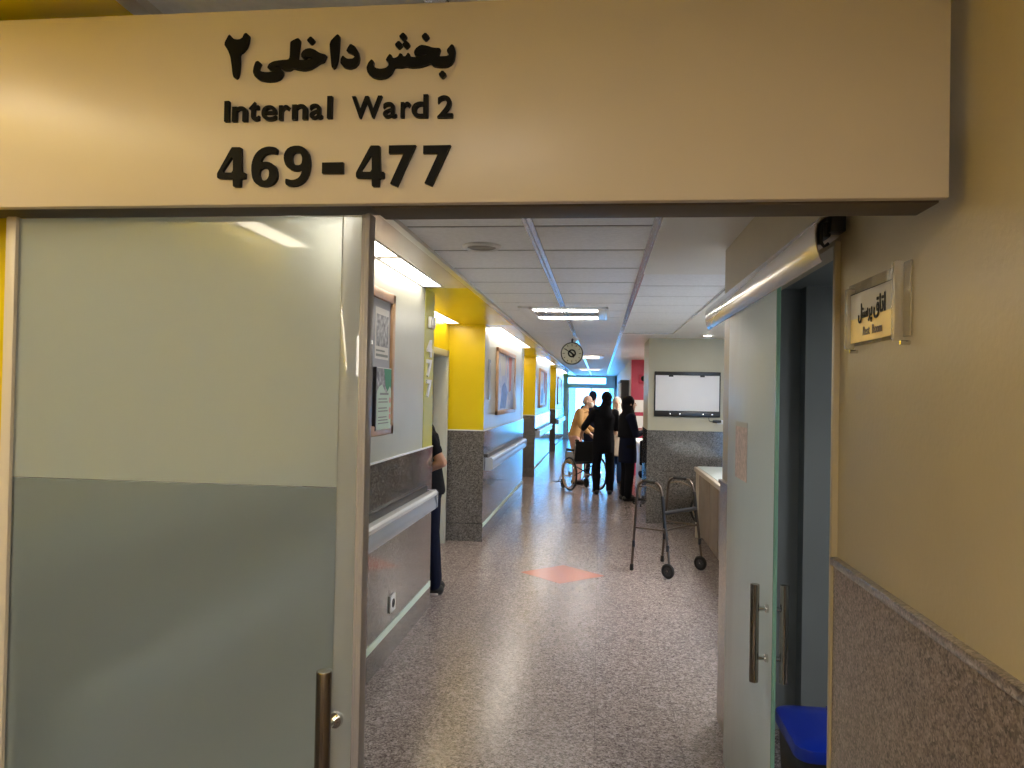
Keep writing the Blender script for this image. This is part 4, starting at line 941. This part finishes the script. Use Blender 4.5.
def person(label, loc, rz, J, skin, clothes, extras, name='person'):
    """J: joints in local coordinates, figure faces local -Y, left is +X"""
    r = thing(name, label, 'person', loc, local=True, rz=rz)
    b = MB(); V = lambda k: Vector(J[k])
    hd, nk, ch, wa, hp = V('head'), V('neck'), V('chest'), V('waist'), V('hip')
    b.loft([(hp-Vector((0, 0, .10)), .10, .08), (hp-Vector((0, 0, .03)), .155, .105), (hp+Vector((0, 0, .06)), .15, .10), (wa, .130, .092), ((wa+ch)/2, .145, .10), (ch, .155, .105), (ch+Vector((0, 0, .07)), .145, .085), (nk-Vector((0, 0, .05)), .08, .06), (nk, .055, .055)])
    b.cap(nk-Vector((0, 0, .04)), hd-Vector((0, -.01, .06)), .056, .052)
    yaw = J.get('yaw', 0); rt = Matrix.Rotation(yaw, 3, 'Z'); hf = lambda x, y, z: hd+rt @ Vector((x, y, z))
    b.ball(hf(0, .012, .03), (.074, .094, .092), 18, rt).ball(hf(0, -.03, -.035), (.056, .060, .078), 16, rt)
    b.cap(hf(0, -.083, .012), hf(0, -.106, -.018), .010, .014, 8)
    for s_ in (-1, 1): b.ball(hf(s_*.075, .012, -.005), (.010, .020, .031), 10, rt)
    b.ball(hf(0, -.084, -.058), (.022, .010, .007), 8, rt); b.ball(hf(0, -.072, -.095), (.022, .018, .016), 8, rt)
    for s_, a, e, w in ((1, 'shL', 'elL', 'wrL'), (-1, 'shR', 'elR', 'wrR')):
        A1, E1, W1 = V(a), V(e), V(w)
        b.cap(ch+Vector((s_*.08, 0, .06)), A1, .075, .058); b.cap(A1, E1, .052, .041); b.cap(E1, W1, .041, .028)
        hand(b, W1, W1-E1, J.get('thumb'+a[2], (0, 0, 1)), J.get('curl', 0.5), 1.0)
    for s_, k, a, t in ((1, 'knL', 'anL', 'toL'), (-1, 'knR', 'anR', 'toR')):
        Hj = hp+Vector((s_*.085, 0, -.02)); K, An, T = V(k), V(a), V(t)
        b.cap(Hj, K, .088, .056); b.cap(K, K+(An-K)*.35, .054, .056); b.cap(K+(An-K)*.35, An, .055, .036); b.cap(An-Vector((0, 0, .04)), T, .038, .030)
    body = remesh(b, 'body', skin, r, 0.0075, 3, 0.4)
    eye = MB()
    for s_ in (-1, 1): eye.ball(hf(s_*.032, -.078, .012), (.012, .008, .006), 8, rt)
    eye.build('eyes', 'sign_black', r)
    for nm, mat, fn, vx in clothes:
        c = MB(); fn(c, V, hf, rt); remesh(c, nm, mat, r, vx, 5, 0.5)
    for nm, mat, fn in extras:
        c = MB(); fn(c, V, hf, rt); c.build(nm, mat, r)
    return r
UP = lambda z: Vector((0, 0, z))
def jacket(hem, wide=1.0, sleeve=1.0, flare=0.0, rs=1.0):
    def fn(c, V, hf, rt):
        hp, wa, ch, nk = V('hip'), V('waist'), V('chest'), V('neck')
        c.loft([(Vector((hp.x, hp.y, hem)), (.18+flare)*wide, (.13+flare*.7)*wide), (Vector((hp.x, hp.y, (hem+hp.z)/2)), (.185+flare*.5)*wide, (.135+flare*.4)*wide), (hp+UP(.03), .18*wide, .13*wide), (wa, .165*wide, .118*wide), ((wa+ch)/2, .178*wide, .125*wide), (ch, .19*wide, .13*wide), (ch+UP(.075), .185*wide, .112*wide), (nk-UP(.055), .105*wide, .085*wide), (nk-UP(.005), .066, .066)])
        for s_, a, e, w in ((1, 'shL', 'elL', 'wrL'), (-1, 'shR', 'elR', 'wrR')):
            A1, E1, W1 = V(a), V(e), V(w)
            c.cap(ch+Vector((s_*.09, 0, .055)), A1, .092*wide, .074*rs)
            if sleeve <= 0.5: c.cap(A1, A1+(E1-A1)*sleeve*2*.85, .070*rs, .064*rs)
            else:
                c.cap(A1, E1, .070*rs, .057*rs); c.cap(E1, E1+(W1-E1)*(sleeve-.5)*2*.9, .056*rs, .044*rs)
    return fn
def trousers(w=1.0, length=1.0):
    def fn(c, V, hf, rt):
        hp = V('hip')
        c.loft([(hp-UP(.13), .13, .105), (hp-UP(.03), .172, .122), (hp+UP(.07), .160, .113), (hp+UP(.12), .15, .106)])
        for s_, k, a in ((1, 'knL', 'anL'), (-1, 'knR', 'anR')):
            K, An = V(k), V(a); e = K+(An-K)*length
            c.cap(hp+Vector((s_*.085, 0, -.03)), K, .105*w, .076*w); c.cap(K, e-UP(0.01), .076*w, .064*w)
    return fn
def shoes(c, V, hf, rt):
    for a, t in (('anL', 'toL'), ('anR', 'toR')):
        A1, T = V(a), V(t); d_ = T-A1; d_.z = 0; d_.normalize()
        c.cap(Vector((A1.x, A1.y, .045))-d_*.045, Vector((T.x, T.y, .040))+d_*.02, .045, .038)
        c.cap(Vector((A1.x, A1.y, .05)), A1+UP(.01), .045, .048)
def hair_short(c, V, hf, rt):
    c.ball(hf(0, .026, .042), (.084, .094, .092), 16, rt); c.ball(hf(0, .058, -.01), (.072, .055, .07), 14, rt)
def fringe_bald(c, V, hf, rt):
    c.ball(hf(0, .055, -.008), (.078, .055, .055), 14, rt)
def mask(c, V, hf, rt):
    c.ball(hf(0, -.072, -.052), (.058, .040, .048), 14, rt)
def straps(c, V, hf, rt):
    for s_ in (-1, 1): c.tube([hf(s_*.055, -.07, -.04), hf(s_*.078, -.01, -.01), hf(s_*.08, .02, -.01)], 0.004, 6)
def hijab(long_=0.0):
    def fn(c, V, hf, rt):
        nk, ch = V('neck'), V('chest')
        c.ball(hf(0, .028, .036), (.094, .104, .104), 16, rt); c.ball(hf(0, .035, -.06), (.090, .095, .11), 14, rt)
        c.loft([(ch-UP(.02+long_), .19, .15), (ch+UP(.05), .185, .14), (nk-UP(.03), .12, .11), (nk+UP(.05), .085, .088), (nk+UP(.09), .06, .07)])
    return fn
def stand(h=1.75, foot=0.10):
    k = h/1.75
    J = dict(head=(0, -.015, 1.635), neck=(0, .0, 1.49), chest=(0, .01, 1.31), waist=(0, .0, 1.10), hip=(0, .0, .95), shL=(.185, .01, 1.405), shR=(-.185, .01, 1.405), elL=(.235, .03, 1.12), elR=(-.235, .03, 1.12), wrL=(.24, -.07, .89), wrR=(-.24, -.07, .89), knL=(foot, -.01, .51), knR=(-foot, -.01, .51), anL=(foot, .02, .09), anR=(-foot, .02, .09), toL=(foot+.02, -.13, .035), toR=(-foot-.02, -.13, .035))
    return {a: tuple(c*k for c in v) for a, v in J.items()}

# man in the dark suit, back to the camera, reaching to his left side of the picture
J = stand(1.76, .115)
J.update(head=(-.035, -.04, 1.635), neck=(-.02, 0, 1.49), chest=(-.01, .01, 1.31), shL=(.165, .01, 1.405), shR=(-.185, .01, 1.40), yaw=0.35, elL=(.335, -.05, 1.15), wrL=(.36, -.27, 1.0), elR=(-.235, -.03, 1.14), wrR=(-.14, -.24, 1.06))
person('person in a black jacket seen from behind, reaching towards the wheelchair', (0.075, 13.18, 0), PI+0.12, J, 'skin',
       [('jacket', 'cloth_black', jacket(0.70, 1.02, 0.62, .0, 1.0), .012), ('trousers', 'cloth_black', trousers(1.0, .98), .012), ('shoes', 'black_plastic', shoes, .010), ('headscarf', 'cloth_black', hijab(-.02), .009)], [])
# man in tan, stooping, masked, facing right
J = stand(1.74, .10)
J.update(hip=(0, .06, .93), waist=(0, .03, 1.09), chest=(0, -.04, 1.29), neck=(0, -.12, 1.455), head=(0, -.185, 1.575), shL=(.18, -.07, 1.385), shR=(-.18, -.07, 1.385), elL=(.22, -.10, 1.10), elR=(-.24, -.12, 1.12), wrL=(.16, -.30, 1.0), wrR=(-.18, -.30, .96), yaw=0.1, knL=(.10, .0, .50), knR=(-.10, .0, .50))
person('person in a tan sweater and white face mask, stooping beside the wheelchair', (-0.40, 14.62, 0), PI/2-0.25, J, 'skin_pale',
       [('sweater', 'cloth_tan', jacket(0.90, 1.0, .9), .012), ('trousers', 'cloth_pink', trousers(1.02, .95), .012), ('shoes', 'black_rubber', shoes, .010), ('hair', 'hair_grey', fringe_bald, .009)], [('face_mask', 'cloth_white', mask), ('mask_straps', 'sign_black', straps)])
# person further back, only the head shows over the black jacket
J = stand(1.78, .10)
person('person with a dark head covering standing behind the two by the wheelchair', (-0.14, 15.6, 0), PI-0.3, J, 'skin',
       [('coat', 'cloth_navy', jacket(0.75, 1.0, .95), .013), ('trousers', 'cloth_black', trousers(), .013), ('shoes', 'black_plastic', shoes, .010), ('cap', 'cloth_navy', hair_short, .009)], [])
# woman in beige between them
J = stand(1.66, .09)
J.update(elL=(.22, -.02, 1.08), wrL=(.10, -.20, 1.05), elR=(-.22, -.02, 1.08), wrR=(-.10, -.20, 1.02))
person('person in a beige coat and white headscarf, behind the woman in black', (0.325, 14.7, 0), 0.15, J, 'skin_pale',
       [('coat', 'cloth_beige', jacket(0.55, 1.0, .95, .02), .013), ('trousers', 'cloth_blue', trousers(1.05), .013), ('shoes', 'black_plastic', shoes, .010), ('headscarf', 'cloth_cream', hijab(), .010)], [])
# woman in black, facing right
J = stand(1.69, .085)
J.update(head=(0, -.03, 1.57), elL=(.20, -.06, 1.08), elR=(-.20, -.06, 1.08), wrL=(.08, -.25, 1.13), wrR=(-.08, -.26, 1.12), yaw=-.1, thumbL=(0, 0, 1), curl=.9)
person('person in a long black coat and headscarf, standing in profile near the pier', (0.46, 12.5, 0), PI/2+0.35, J, 'skin_pale',
       [('coat', 'cloth_navy', jacket(0.62, 1.0, .92, .015), .012), ('trousers', 'cloth_black', trousers(1.0, .98), .012), ('shoes', 'black_plastic', shoes, .010), ('headscarf', 'cloth_black', hijab(.22), .010)], [])
# person half hidden in the nearest doorway recess
J = stand(1.70, .075)
J.update(head=(0, -.14, 1.56), neck=(0, -.07, 1.435), hip=(0, .05, .92), waist=(0, .04, 1.07), knL=(.08, .07, .49), knR=(-.08, .07, .49), anL=(.08, .11, .09), anR=(-.08, .11, .09), toL=(.09, -.04, .035), toR=(-.09, -.04, .035), elL=(.235, .17, 1.12), wrL=(.20, -.10, 1.0), elR=(-.24, .05, 1.10), wrR=(-.23, .04, .88))
def soles(c, V, hf, rt):
    for a, t in (('anL', 'toL'), ('anR', 'toR')):
        A1, T = V(a), V(t); d_ = T-A1; d_.z = 0; d_.normalize()
        c.cap(Vector((A1.x, A1.y, .016))-d_*.05, Vector((T.x, T.y, .014))+d_*.03, .016, .014)
        for q in (-.03, .03): c.cap(Vector((A1.x+q, A1.y, .016))-d_*.03, Vector((T.x+q*.8, T.y, .014)), .016, .014)
person('person in black short sleeves half hidden behind the wall end by the digits', (-1.475, 6.32, 0), -PI/2+0.15, J, 'skin',
       [('shirt', 'cloth_black', jacket(0.84, .98, .36, .02), .012), ('trousers', 'cloth_navy', trousers(1.0, .97), .012), ('shoes', 'black_rubber', shoes, .010), ('soles', 'shoe_white', soles, .008), ('hair', 'hair_black', hair_short, .009)], [])
